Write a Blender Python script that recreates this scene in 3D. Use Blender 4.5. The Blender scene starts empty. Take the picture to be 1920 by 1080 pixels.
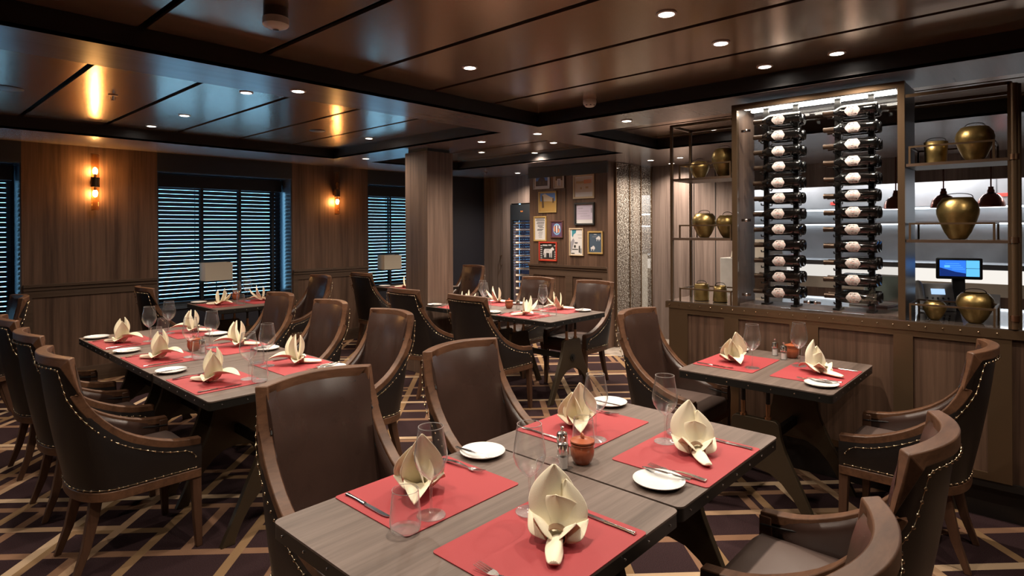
import bpy, math, random
from math import sin, cos, pi, radians, sqrt
from mathutils import Vector, Matrix
random.seed(7)
SC = bpy.context.scene
COL = SC.collection

# ------------------------------------------------------------------ camera
cam_d = bpy.data.cameras.new('camera'); cam = bpy.data.objects.new('camera', cam_d); COL.objects.link(cam)
cam_d.sensor_width = 36.0; cam_d.lens = 21.0; cam_d.shift_y = -0.0578; cam_d.clip_start = 0.05
cam.matrix_world = Matrix.Translation((0, 0, 1.55)) @ Matrix.Rotation(radians(42.6-90), 4, 'Z') @ Matrix.Rotation(radians(90), 4, 'X') @ Matrix.Rotation(radians(-0.27), 4, 'Z')
SC.camera = cam
# ------------------------------------------------------------------ world: bright sea sky outside the windows
W = bpy.data.worlds.new('World'); SC.world = W; W.use_nodes = True
bg = W.node_tree.nodes['Background']; bg.inputs[0].default_value = (0.32, 0.69, 1.0, 1); bg.inputs[1].default_value = 7.5
SC.view_settings.view_transform = 'Standard'; SC.view_settings.look = 'None'
SC.view_settings.exposure = 0.0; SC.view_settings.gamma = 1.0; SC.view_settings.use_curve_mapping = False
SC.cycles.use_denoising = True
SC.cycles.max_bounces = 10; SC.cycles.transparent_max_bounces = 24; SC.cycles.transmission_bounces = 8
SC.cycles.diffuse_bounces = 4; SC.cycles.glossy_bounces = 4
SC.cycles.sample_clamp_indirect = 4.0; SC.cycles.caustics_reflective = False; SC.cycles.caustics_refractive = False
SPOT_W = 66.0
WARM = (1.0, 0.855, 0.70)

# ------------------------------------------------------------------ materials
def newmat(name):
    m = bpy.data.materials.new(name); m.use_nodes = True
    return m, m.node_tree, m.node_tree.nodes['Principled BSDF']
def mat(name, col, rough=0.5, metal=0.0, spec=0.5, bump=0.0, bscale=60, emit=None, estr=0.0, coat=0.0, var=0.0, vscale=8, sheen=0.0):
    m, nt, b = newmat(name)
    b.inputs['Base Color'].default_value = (*col, 1); b.inputs['Roughness'].default_value = rough
    b.inputs['Metallic'].default_value = metal; b.inputs['Specular IOR Level'].default_value = spec
    b.inputs['Coat Weight'].default_value = coat; b.inputs['Sheen Weight'].default_value = sheen
    if emit: b.inputs['Emission Color'].default_value = (*emit, 1); b.inputs['Emission Strength'].default_value = estr
    tc = nt.nodes.new('ShaderNodeTexCoord')
    if var > 0:
        n = nt.nodes.new('ShaderNodeTexNoise'); n.inputs['Scale'].default_value = vscale; n.inputs['Detail'].default_value = 4
        nt.links.new(tc.outputs['Object'], n.inputs['Vector'])
        r = nt.nodes.new('ShaderNodeValToRGB'); r.color_ramp.elements[0].position = 0.3; r.color_ramp.elements[1].position = 0.7
        r.color_ramp.elements[0].color = (*[c*(1-var) for c in col], 1); r.color_ramp.elements[1].color = (*[min(1, c*(1+var)) for c in col], 1)
        nt.links.new(n.outputs[0], r.inputs[0]); nt.links.new(r.outputs[0], b.inputs['Base Color'])
    if bump > 0:
        n = nt.nodes.new('ShaderNodeTexNoise'); n.inputs['Scale'].default_value = bscale; n.inputs['Detail'].default_value = 3
        nt.links.new(tc.outputs['Object'], n.inputs['Vector'])
        bp = nt.nodes.new('ShaderNodeBump'); bp.inputs['Strength'].default_value = bump; bp.inputs['Distance'].default_value = 0.01
        nt.links.new(n.outputs[0], bp.inputs['Height']); nt.links.new(bp.outputs[0], b.inputs['Normal'])
    return m
def wood(name, c0, c1, axis='Z', rough=0.45, fine=38, along=1.2, spec=0.4, bump=0.08):
    m, nt, b = newmat(name)
    tc = nt.nodes.new('ShaderNodeTexCoord'); mp = nt.nodes.new('ShaderNodeMapping')
    s = [fine, fine, fine]; s['XYZ'.index(axis)] = along
    mp.inputs['Scale'].default_value = s
    nt.links.new(tc.outputs['Object'], mp.inputs['Vector'])
    n = nt.nodes.new('ShaderNodeTexNoise'); n.inputs['Scale'].default_value = 1.0; n.inputs['Detail'].default_value = 5; n.inputs['Roughness'].default_value = 0.65; n.inputs['Distortion'].default_value = 0.4
    nt.links.new(mp.outputs[0], n.inputs['Vector'])
    n2 = nt.nodes.new('ShaderNodeTexNoise'); n2.inputs['Scale'].default_value = 0.18; n2.inputs['Detail'].default_value = 2
    nt.links.new(mp.outputs[0], n2.inputs['Vector'])
    ad = nt.nodes.new('ShaderNodeMath'); ad.operation = 'ADD'; nt.links.new(n.outputs[0], ad.inputs[0]); nt.links.new(n2.outputs[0], ad.inputs[1])
    r = nt.nodes.new('ShaderNodeValToRGB'); r.color_ramp.elements[0].position = 0.36; r.color_ramp.elements[1].position = 0.64
    ml = nt.nodes.new('ShaderNodeMath'); ml.operation = 'MULTIPLY'; ml.inputs[1].default_value = 0.5; nt.links.new(ad.outputs[0], ml.inputs[0])
    r.color_ramp.elements[0].color = (*c0, 1); r.color_ramp.elements[1].color = (*c1, 1)
    nt.links.new(ml.outputs[0], r.inputs[0]); nt.links.new(r.outputs[0], b.inputs['Base Color'])
    b.inputs['Roughness'].default_value = rough; b.inputs['Specular IOR Level'].default_value = spec
    bp = nt.nodes.new('ShaderNodeBump'); bp.inputs['Strength'].default_value = bump; bp.inputs['Distance'].default_value = 0.004
    nt.links.new(n.outputs[0], bp.inputs['Height']); nt.links.new(bp.outputs[0], b.inputs['Normal'])
    return m
def emis(name, col, s):
    m = bpy.data.materials.new(name); m.use_nodes = True; nt = m.node_tree; nt.nodes.clear()
    e = nt.nodes.new('ShaderNodeEmission'); e.inputs[0].default_value = (*col, 1); e.inputs[1].default_value = s
    o = nt.nodes.new('ShaderNodeOutputMaterial'); nt.links.new(e.outputs[0], o.inputs[0]); return m
def thinglass(name, tint=(1, 1, 1), ior=1.45, rough=0.0, speck=0.0, base=0.0, edge=0.62, soft=0.0):
    m = bpy.data.materials.new(name); m.use_nodes = True; nt = m.node_tree; nt.nodes.clear()
    t = nt.nodes.new('ShaderNodeBsdfTransparent'); t.inputs[0].default_value = (*tint, 1)
    g = nt.nodes.new('ShaderNodeBsdfGlossy'); g.inputs['Roughness'].default_value = rough
    if soft > 0:
        g2 = nt.nodes.new('ShaderNodeBsdfGlossy'); g2.inputs['Roughness'].default_value = 0.38; gm = nt.nodes.new('ShaderNodeMixShader')
        gm.inputs[0].default_value = soft; nt.links.new(g.outputs[0], gm.inputs[1]); nt.links.new(g2.outputs[0], gm.inputs[2]); g = gm
    lw = nt.nodes.new('ShaderNodeLayerWeight'); lw.inputs['Blend'].default_value = 0.5
    pw = nt.nodes.new('ShaderNodeMath'); pw.operation = 'POWER'; pw.inputs[1].default_value = 2.4; nt.links.new(lw.outputs['Facing'], pw.inputs[0])
    f = nt.nodes.new('ShaderNodeMath'); f.operation = 'MULTIPLY_ADD'; f.inputs[1].default_value = edge; f.inputs[2].default_value = (ior-1)**2/(ior+1)**2; nt.links.new(pw.outputs[0], f.inputs[0])
    mx = nt.nodes.new('ShaderNodeMixShader'); o = nt.nodes.new('ShaderNodeOutputMaterial')
    fac = f.outputs[0]
    if base > 0:
        a = nt.nodes.new('ShaderNodeMath'); a.operation = 'ADD'; a.use_clamp = True; a.inputs[1].default_value = base
        nt.links.new(fac, a.inputs[0]); fac = a.outputs[0]
    nt.links.new(fac, mx.inputs[0]); nt.links.new(t.outputs[0], mx.inputs[1]); nt.links.new(g.outputs[0], mx.inputs[2])
    out = mx
    if speck > 0:
        tc = nt.nodes.new('ShaderNodeTexCoord'); n = nt.nodes.new('ShaderNodeTexNoise'); n.inputs['Scale'].default_value = 75; n.inputs['Detail'].default_value = 8
        nt.links.new(tc.outputs['Object'], n.inputs['Vector'])
        r = nt.nodes.new('ShaderNodeValToRGB'); r.color_ramp.elements[0].position = 0.5; r.color_ramp.elements[1].position = 0.62
        r.color_ramp.elements[1].color = (speck, speck, speck, 1)
        nt.links.new(n.outputs[0], r.inputs[0])
        d = nt.nodes.new('ShaderNodeBsdfDiffuse'); d.inputs[0].default_value = (0.72, 0.69, 0.64, 1)
        m2 = nt.nodes.new('ShaderNodeMixShader'); nt.links.new(r.outputs[0], m2.inputs[0]); nt.links.new(mx.outputs[0], m2.inputs[1]); nt.links.new(d.outputs[0], m2.inputs[2]); out = m2
    nt.links.new(out.outputs[0], o.inputs[0]); return m

M = {}
M['wall_wood'] = wood('walnut_veneer', (0.048, 0.026, 0.017), (0.150, 0.086, 0.057), 'Z', 0.42)
M['wall_wood_grey'] = wood('grey_walnut_veneer', (0.095, 0.068, 0.058), (0.215, 0.162, 0.142), 'Z', 0.4)
M['column_wood'] = wood('column_veneer', (0.072, 0.045, 0.033), (0.185, 0.122, 0.092), 'Z', 0.42)
M['trim_wood'] = wood('walnut_trim', (0.055, 0.034, 0.022), (0.095, 0.06, 0.042), 'X', 0.35)
M['trim_wood_y'] = wood('walnut_trim_y', (0.055, 0.034, 0.022), (0.095, 0.06, 0.042), 'Y', 0.35)
M['soffit'] = wood('soffit_veneer', (0.15, 0.12, 0.112), (0.185, 0.15, 0.14), 'X', 0.24, fine=14, bump=0.0)
M['fascia'] = mat('dark_fascia', (0.012, 0.009, 0.008), 0.45)
M['black'] = mat('black_groove', (0.006, 0.005, 0.005), 0.6)
def panelmat():
    m, nt, b = newmat('brushed_brown_panel')
    tc = nt.nodes.new('ShaderNodeTexCoord'); mp = nt.nodes.new('ShaderNodeMapping'); mp.inputs['Scale'].default_value = (3, 90, 3)
    nt.links.new(tc.outputs['Object'], mp.inputs['Vector'])
    n = nt.nodes.new('ShaderNodeTexNoise'); n.inputs['Scale'].default_value = 1.0; n.inputs['Detail'].default_value = 3
    nt.links.new(mp.outputs[0], n.inputs['Vector'])
    bp = nt.nodes.new('ShaderNodeBump'); bp.inputs['Strength'].default_value = 0.05; bp.inputs['Distance'].default_value = 0.002
    nt.links.new(n.outputs[0], bp.inputs['Height']); nt.links.new(bp.outputs[0], b.inputs['Normal'])
    b.inputs['Base Color'].default_value = (0.40, 0.265, 0.175, 1); b.inputs['Metallic'].default_value = 0.75
    b.inputs['Roughness'].default_value = 0.21
    return m
M['panel'] = panelmat()
def carpet():
    m, nt, b = newmat('patterned_carpet')
    tc = nt.nodes.new('ShaderNodeTexCoord')
    base = None
    n = nt.nodes.new('ShaderNodeTexNoise'); n.inputs['Scale'].default_value = 260; n.inputs['Detail'].default_value = 2
    nt.links.new(tc.outputs['Object'], n.inputs['Vector'])
    r = nt.nodes.new('ShaderNodeValToRGB'); r.color_ramp.elements[0].color = (0.018, 0.009, 0.010, 1); r.color_ramp.elements[1].color = (0.045, 0.024, 0.026, 1)
    r.color_ramp.elements[0].position = 0.3; r.color_ramp.elements[1].position = 0.7
    nt.links.new(n.outputs[0], r.inputs[0]); cur = r.outputs[0]
    layers = [(-45, 0.0, 0.0, 0.98, 0.49, 0.026, (0.21, 0.115, 0.07)), (45, 0.11, 0.17, 1.31, 0.46, 0.025, (0.24, 0.145, 0.075)),
              (-45, 0.21, 0.13, 1.96, 0.92, 0.025, (0.48, 0.34, 0.22)), (45, 0.4, 0.05, 2.4, 0.98, 0.024, (0.36, 0.23, 0.14))]
    for ang, ox, oy, bw, rh, mo, c in layers:
        mp = nt.nodes.new('ShaderNodeMapping'); mp.inputs['Rotation'].default_value = (0, 0, radians(-ang)); mp.inputs['Location'].default_value = (ox, oy, 0)
        nt.links.new(tc.outputs['Object'], mp.inputs['Vector'])
        bt = nt.nodes.new('ShaderNodeTexBrick'); bt.inputs['Scale'].default_value = 1.0; bt.inputs['Brick Width'].default_value = bw
        bt.inputs['Row Height'].default_value = rh; bt.inputs['Mortar Size'].default_value = mo; bt.inputs['Mortar Smooth'].default_value = 0.0
        nt.links.new(mp.outputs[0], bt.inputs['Vector'])
        mx = nt.nodes.new('ShaderNodeMixRGB'); nt.links.new(bt.outputs['Fac'], mx.inputs[0]); nt.links.new(cur, mx.inputs[1]); mx.inputs[2].default_value = (*c, 1)
        cur = mx.outputs[0]
    nt.links.new(cur, b.inputs['Base Color']); b.inputs['Roughness'].default_value = 0.95; b.inputs['Specular IOR Level'].default_value = 0.1
    bp = nt.nodes.new('ShaderNodeBump'); bp.inputs['Strength'].default_value = 0.5; bp.inputs['Distance'].default_value = 0.004
    nt.links.new(n.outputs[0], bp.inputs['Height']); nt.links.new(bp.outputs[0], b.inputs['Normal'])
    return m
M['carpet'] = carpet()
M['stone'] = mat('stone_floor', (0.30, 0.25, 0.21), 0.3, var=0.45, vscale=9)
M['leather'] = mat('dark_brown_leather', (0.009, 0.006, 0.0055), 0.40, bump=0.06, bscale=300)
M['leather_in'] = mat('brown_leather', (0.040, 0.021, 0.016), 0.27, spec=0.8, bump=0.05, bscale=300, var=0.12, vscale=6)
M['leather_seat'] = mat('taupe_leather', (0.10, 0.068, 0.058), 0.42, bump=0.05, bscale=300)
M['chair_wood'] = wood('chair_wood', (0.058, 0.025, 0.012), (0.135, 0.062, 0.032), 'Y', 0.44, fine=60, along=14)
M['leg_wood'] = wood('chair_leg_wood', (0.045, 0.020, 0.011), (0.095, 0.044, 0.025), 'Z', 0.44, fine=60, along=3)
M['nail'] = mat('antique_nail', (0.55, 0.42, 0.28), 0.25, metal=1.0)
M['table_top'] = wood('table_laminate', (0.078, 0.054, 0.043), (0.165, 0.122, 0.103), 'X', 0.50, fine=70, along=2.5, spec=0.5, bump=0.03)
M['black_metal'] = mat('black_metal', (0.010, 0.009, 0.008), 0.38, spec=0.4)
M['bronze'] = mat('bronze_metal', (0.155, 0.098, 0.056), 0.36, metal=0.7)
M['brass_rod'] = mat('brass_rod', (0.38, 0.22, 0.13), 0.3, metal=1.0)
M['table_base'] = mat('cast_table_base', (0.060, 0.043, 0.026), 0.42, metal=0.5)
M['silver'] = mat('stainless', (0.75, 0.73, 0.72), 0.16, metal=1.0)
M['steel'] = mat('brushed_steel', (0.55, 0.56, 0.58), 0.32, metal=0.9, var=0.1, vscale=3)
M['steel_dark'] = mat('dark_steel', (0.15, 0.155, 0.165), 0.35, metal=0.9)
M['mat_red'] = mat('red_placemat', (0.33, 0.036, 0.042), 0.7, bump=0.08, bscale=500)
M['napkin'] = mat('cream_napkin', (0.88, 0.80, 0.61), 0.8, bump=0.12, bscale=500, sheen=0.2)
M['ring'] = mat('napkin_ring', (0.30, 0.19, 0.12), 0.35, metal=0.6)
M['china'] = mat('white_china', (0.80, 0.79, 0.77), 0.12, coat=0.4)
M['terracotta'] = mat('terracotta_glaze', (0.33, 0.085, 0.035), 0.25, coat=0.3)
M['gold'] = mat('hammered_gold', (0.40, 0.28, 0.105), 0.36, metal=0.85, bump=0.35, bscale=16, var=0.6, vscale=7)
M['copper'] = mat('copper_lamp', (0.16, 0.055, 0.035), 0.22, metal=0.9)
M['glass'] = thinglass('clear_glass', (0.975, 0.975, 0.98), 1.5, rough=0.02, edge=1.0, base=0.045, soft=0.7)
M['glass_solid'] = thinglass('thick_glass', (0.975, 0.975, 0.98), 1.5, rough=0.03, edge=1.0, base=0.04, soft=0.5)
M['glass_rim'] = thinglass('glass_rim', (0.98, 0.98, 0.98), 1.5, rough=0.1, edge=1.0, base=0.45, soft=0.7)
M['pane'] = thinglass('window_pane', (0.9, 0.97, 1.0), 1.3)
M['case_glass'] = thinglass('case_glass', (0.97, 0.97, 0.97), 1.35)
M['amber'] = thinglass('amber_glass', (0.90, 0.72, 0.50), 1.45, base=0.03)
M['tex_glass'] = thinglass('antique_glass', (0.90, 0.88, 0.85), 1.4, speck=0.42, base=0.02)
M['bottle'] = mat('bottle_glass', (0.004, 0.004, 0.004), 0.06, spec=0.7, coat=0.5)
M['capsule'] = mat('bottle_capsule', (0.07, 0.045, 0.03), 0.3, metal=0.6)
def labelmat():
    m, nt, b = newmat('wine_label')
    tc = nt.nodes.new('ShaderNodeTexCoord'); v = nt.nodes.new('ShaderNodeTexVoronoi'); v.inputs['Scale'].default_value = 90
    nt.links.new(tc.outputs['Object'], v.inputs['Vector'])
    r = nt.nodes.new('ShaderNodeValToRGB'); e = r.color_ramp.elements
    e[0].color = (0.80, 0.77, 0.75, 1); e[1].color = (0.70, 0.42, 0.38, 1); e[0].position = 0.35; e[1].position = 0.9
    nt.links.new(v.outputs['Distance'], r.inputs[0]); nt.links.new(r.outputs[0], b.inputs['Base Color']); b.inputs['Roughness'].default_value = 0.4
    return m
M['label'] = labelmat()
M['blind'] = mat('blind_slat', (0.008, 0.010, 0.015), 0.5)
M['blind_tape'] = mat('blind_tape', (0.008, 0.008, 0.010), 0.6)
M['window_frame'] = mat('window_frame', (0.018, 0.018, 0.022), 0.3)
M['reveal'] = mat('window_reveal', (0.05, 0.06, 0.075), 0.25)
M['shade'] = mat('lamp_shade', (0.46, 0.40, 0.32), 0.8)
M['white'] = mat('white_plastic', (0.80, 0.77, 0.73), 0.4)
M['grille'] = mat('ceiling_grille', (0.06, 0.045, 0.035), 0.5)
M['lens'] = emis('downlight_lens', (1.0, 0.90, 0.80), 26)
M['bulb'] = emis('filament_bulb', (1.0, 0.58, 0.23), 400)
M['bulb_off'] = mat('unlit_bulb', (0.25, 0.16, 0.08), 0.2)
M['led'] = emis('led_strip', (1.0, 0.93, 0.80), 9)
M['led_cool'] = emis('led_cool', (0.86, 0.94, 1.0), 5)
M['ceil_white'] = mat('kitchen_ceiling', (0.46, 0.46, 0.47), 0.6)
M['cream_panel'] = mat('cream_counter_panel', (0.42, 0.36, 0.29), 0.5)
M['marble'] = mat('white_marble', (0.62, 0.60, 0.57), 0.2, var=0.18, vscale=4)
M['dark_wall'] = mat('dark_wall', (0.015, 0.015, 0.022), 0.5)
M['counter_top'] = mat('dark_polished_counter', (0.09, 0.07, 0.06), 0.08, coat=0.6)
M['screen'] = emis('pos_screen', (0.03, 0.17, 0.75), 1.4)
M['screen_lt'] = emis('pos_screen_light', (0.12, 0.48, 0.85), 1.3)
M['screen_dk'] = emis('pos_screen_dark', (0.01, 0.03, 0.18), 1.0)
M['lcd'] = emis('phone_lcd', (0.45, 0.66, 0.95), 1.1)
M['plastic_blk'] = mat('black_plastic', (0.012, 0.012, 0.013), 0.35)
M['plastic_gry'] = mat('grey_plastic', (0.32, 0.32, 0.33), 0.35)
M['red'] = mat('red_tag', (0.7, 0.03, 0.02), 0.5)
M['orange_led'] = emis('orange_digits', (1.0, 0.30, 0.05), 2.0)
M['shelf_wood'] = mat('beech_shelf', (0.60, 0.43, 0.24), 0.5)
def flat(name, c, r=0.5): 
    if name not in M: M[name] = mat(name, c, r)
    return M[name]

# ------------------------------------------------------------------ mesh builder
class MB:
    def __init__(s): s.v = []; s.f = []; s.mi = []
    def add(s, vs, fs, m=0):
        o = len(s.v); s.v += [tuple(v) for v in vs]; s.f += [tuple(i+o for i in f) for f in fs]; s.mi += [m]*len(fs); return s
    def box(s, x0, x1, y0, y1, z0, z1, m=0):
        x0, x1 = min(x0, x1), max(x0, x1); y0, y1 = min(y0, y1), max(y0, y1); z0, z1 = min(z0, z1), max(z0, z1)
        v = [(x0,y0,z0),(x1,y0,z0),(x1,y1,z0),(x0,y1,z0),(x0,y0,z1),(x1,y0,z1),(x1,y1,z1),(x0,y1,z1)]
        return s.add(v, [(3,2,1,0),(4,5,6,7),(0,1,5,4),(1,2,6,5),(2,3,7,6),(3,0,4,7)], m)
    def prism(s, pts, z0, z1, m=0, plane='XY'):
        n = len(pts)
        def P(a, b, c): return {'XY': (a, b, c), 'YZ': (c, a, b), 'XZ': (a, c, b)}[plane]
        v = [P(a, b, z0) for a, b in pts] + [P(a, b, z1) for a, b in pts]
        ar = sum(pts[i][0]*pts[(i+1) % n][1]-pts[(i+1) % n][0]*pts[i][1] for i in range(n))
        flip = (ar < 0) != (plane == 'XZ')
        fs = [tuple(range(n-1, -1, -1)), tuple(range(n, 2*n))] + [(i, (i+1) % n, n+(i+1) % n, n+i) for i in range(n)]
        if flip: fs = [tuple(reversed(f)) for f in fs]
        return s.add(v, fs, m)
    def lathe(s, prof, seg=24, m=0, c=(0, 0, 0), closed=False):
        v = []; f = []
        for r, z in prof:
            for k in range(seg):
                a = 2*pi*k/seg; v.append((c[0]+r*cos(a), c[1]+r*sin(a), c[2]+z))
        for i in range(len(prof)-1):
            for k in range(seg):
                a, b = i*seg+k, i*seg+(k+1) % seg; f.append((a, b, b+seg, a+seg))
        if not closed:
            if prof[0][0] > 1e-4 and closed is False: pass
        return s.add(v, f, m)
    def cyl(s, c, r, z0, z1, seg=16, m=0, r2=None):
        r2 = r if r2 is None else r2
        return s.lathe([(0.0001, z0), (r, z0), (r2, z1), (0.0001, z1)], seg, m, (c[0], c[1], 0))
    def tube(s, path, r, seg=8, m=0, cap=True):
        P = [Vector(p) for p in path]; n = len(P); v = []; f = []
        rr = r if isinstance(r, (list, tuple)) else [r]*n
        up = Vector((0, 0, 1))
        for i, p in enumerate(P):
            t = (P[min(i+1, n-1)]-P[max(i-1, 0)]).normalized()
            a = t.cross(up)
            if a.length < 1e-3: a = t.cross(Vector((1, 0, 0)))
            a.normalize(); b = a.cross(t)
            for k in range(seg):
                q = 2*pi*(k+0.5)/seg; v.append(p+a*rr[i]*cos(q)+b*rr[i]*sin(q))
        for i in range(n-1):
            for k in range(seg):
                a0, b0 = i*seg+k, i*seg+(k+1) % seg; f.append((a0, a0+seg, b0+seg, b0))
        if cap: f.append(tuple(range(seg))); f.append(tuple(range((n-1)*seg+seg-1, (n-1)*seg-1, -1)))
        return s.add(v, f, m)
    def bar(s, a, b, w, h, m=0, up=(0, 0, 1)):
        a, b = Vector(a), Vector(b); t = (b-a).normalized(); sd = t.cross(Vector(up)).normalized(); u = sd.cross(t)
        v = [p+sd*w/2*i+u*h/2*j for p in (a, b) for i, j in ((-1,-1),(1,-1),(1,1),(-1,1))]
        return s.add(v, [(0,1,2,3),(7,6,5,4),(0,4,5,1),(1,5,6,2),(2,6,7,3),(3,7,4,0)], m)
    def sph(s, c, r, m=0, seg=8, rings=5, sq=(1, 1, 1)):
        pr = [(max(1e-5, sin(pi*i/rings)), -cos(pi*i/rings)) for i in range(rings+1)]
        v = []; f = []
        for a, z in pr:
            for k in range(seg): q = 2*pi*k/seg; v.append((c[0]+r*sq[0]*a*cos(q), c[1]+r*sq[1]*a*sin(q), c[2]+r*sq[2]*z))
        for i in range(rings):
            for k in range(seg): a0, b0 = i*seg+k, i*seg+(k+1) % seg; f.append((a0, b0, b0+seg, a0+seg))
        return s.add(v, f, m)
    def build(s, name, mats, parent=None, loc=None, bevel=0, solid=0, sub=0, smooth=True, ang=35):
        me = bpy.data.meshes.new(name); me.from_pydata([tuple(x) for x in s.v], [], s.f)
        if not isinstance(mats, (list, tuple)): mats = [mats]
        for k in mats: me.materials.append(M[k] if isinstance(k, str) else k)
        me.polygons.foreach_set('material_index', s.mi)
        if smooth: me.polygons.foreach_set('use_smooth', [True]*len(s.f)); me.set_sharp_from_angle(angle=radians(ang))
        me.update()
        o = bpy.data.objects.new(name, me); COL.objects.link(o)
        if parent is not None: o.parent = parent
        if loc: o.location = loc
        if solid: md = o.modifiers.new('solid', 'SOLIDIFY'); md.thickness = solid; md.offset = 0
        if sub: md = o.modifiers.new('sub', 'SUBSURF'); md.levels = sub; md.render_levels = sub
        if bevel: md = o.modifiers.new('bevel', 'BEVEL'); md.width = bevel; md.segments = 2; md.limit_method = 'ANGLE'; md.angle_limit = radians(40)
        return o
def grid_faces(nu, nv, wrap=False):
    return [(i*nv+j, i*nv+j+1, (i+1)*nv+j+1, (i+1)*nv+j) for i in range(nu-1) for j in range(nv-1)]
def empty(name, label, cat, loc=(0, 0, 0), rz=0, group=None):
    o = bpy.data.objects.new(name, None); COL.objects.link(o); o.location = loc; o.rotation_euler = (0, 0, rz); o.empty_display_size = 0.1
    o['label'] = label; o['category'] = cat
    if group: o['group'] = group
    return o
def tag(o, label, cat, group=None):
    o['label'] = label; o['category'] = cat
    if group: o['group'] = group
    return o
def struct(o): o['kind'] = 'structure'; return o
KIDS = {}
def kids(o): return [c for c in bpy.data.objects if c.parent == o]
def dup(root, loc, rz, label, group=None):
    r = root.copy(); COL.objects.link(r); r.location = loc; r.rotation_euler = (0, 0, rz); r['label'] = label
    if group: r['group'] = group
    if root not in KIDS: KIDS[root] = [(c, kids(c)) for c in kids(root)]
    for c, gs in KIDS[root]:
        d = c.copy(); COL.objects.link(d); d.parent = r
        for g in gs: e = g.copy(); COL.objects.link(e); e.parent = d
    return r
class Proto:
    "first call moves the prototype itself, later calls copy it"
    def __init__(s, root): s.root = root; s.used = False
    def put(s, loc, rz, label, group=None):
        if not s.used:
            s.used = True; s.src = s.root; r = s.root; r.location = loc; r.rotation_euler = (0, 0, rz); r['label'] = label
            if group: r['group'] = group
            return r
        return dup(s.root, loc, rz, label, group)
# ================================================================== SETTING
H_C, H_S = 2.535, 2.42           # raised ceiling, soffit
XB0, XB1, XB2, YB0, YB1, YW = 3.92, 4.46, 5.97, 3.29, 3.73, 7.4
X0, Y0R = -2.2, -2.2
# floor
struct(MB().box(X0, 6.2, Y0R, 7.45, -0.05, 0.0).build('floor', 'carpet', smooth=False))
struct(MB().box(6.2, 10.8, Y0R, 7.45, -0.05, 0.0).build('floor_stone', 'stone', smooth=False))
# soffit grid
mb = MB()
xs = [X0-0.3, XB0, XB1, XB2, 8.84]; ys = [Y0R-0.3, YB0, YB1, 6.57, 7.75]
for i in range(4):
    for j in range(4):
        if i in (0, 2) and j in (0, 2): continue
        mb.box(xs[i], xs[i+1], ys[j], ys[j+1], H_S, H_S+0.02)
struct(mb.build('ceiling', 'soffit', smooth=False))
# fascias round each raised bay
mb = MB()
for (xa, xb) in ((X0-0.3, XB0), (XB1, XB2)):
    for (ya, yb) in ((Y0R-0.3, YB0), (YB1, 6.57)):
        t = 0.015
        mb.box(xa, xb, yb, yb+t, H_S+0.001, H_C+0.05); mb.box(xa, xb, ya-t, ya, H_S+0.001, H_C+0.05)
        mb.box(xb, xb+t, ya, yb, H_S+0.001, H_C+0.05); mb.box(xa-t, xa, ya, yb, H_S+0.001, H_C+0.05)
struct(mb.build('trim_1', 'fascia', smooth=False))
# raised panels separated by grooves
mb = MB(); sl = [0.92+0.6095*k for k in range(-6, 10)]
for (xa, xb) in ((X0-0.3, XB0), (XB1, XB2)):
    for (ya, yb) in ((Y0R-0.3, YB0), (YB1, 6.57)):
        cuts = [xa]+[s for s in sl if xa+0.05 < s < xb-0.05]+[xb]
        for a, b in zip(cuts[:-1], cuts[1:]):
            mb.box(a+(0.019 if a != xa else 0.006), b-(0.019 if b != xb else 0.006), ya+0.006, yb-0.006, H_C, H_C+0.015)
struct(mb.build('ceiling_panel', 'panel', smooth=False))
mb = MB().box(X0-0.5, 8.84, Y0R-0.5, 8.0, H_C+0.05, H_C+0.08); struct(mb.build('ceiling_upper', 'black', smooth=False))
# window wall (Y = 7.4), openings 2.74 m apart
wins = [(-0.52-2.74, 1.04-2.74), (-0.52, 1.04), (2.22, 3.80), (4.96, 6.54)]
ZS, ZT = 0.66, 2.22
mb = MB()
edges = [(X0-0.3, wins[0][1]-5)]
piers = [(wins[0][1], wins[1][0]), (wins[1][1], wins[2][0]), (wins[2][1], wins[3][0]), (wins[3][1], 7.35)]
for a, b in piers: mb.box(max(a, X0-0.3), b, YW, YW+0.40, 0, H_S)
for a, b in wins:
    a = max(a, X0-0.3)
    if b <= a: continue
    mb.box(a, b, YW, YW+0.40, 0, ZS); mb.box(a, b, YW, YW+0.40, ZT, H_S)
struct(mb.build('wall_left', 'wall_wood', smooth=False))
# dark sheets painting shade on the wall above the windows, reveals and sills
mb = MB()
for a, b in wins[1:]:
    mb.box(a, b, YW+0.001, YW+0.39, ZT-0.012, ZT-0.001); mb.box(b-0.012, b-0.001, YW+0.004, YW+0.39, ZS, ZT-0.012); mb.box(a+0.001, a+0.012, YW+0.004, YW+0.39, ZS, ZT-0.012)
    mb.box(a+0.01, b-0.01, YW-0.03, YW+0.39, ZS-0.002, ZS+0.03)
struct(mb.build('trim_2', 'reveal', smooth=False))
mb = MB()
for a, b in wins[1:]: mb.box(a, b, YW-0.006, YW-0.001, ZT, H_S-0.001); mb.box(a, b, YW-0.012, YW-0.001, 0.16, ZS-0.01)
struct(mb.build('trim_3', 'dark_wall', smooth=False))
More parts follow.
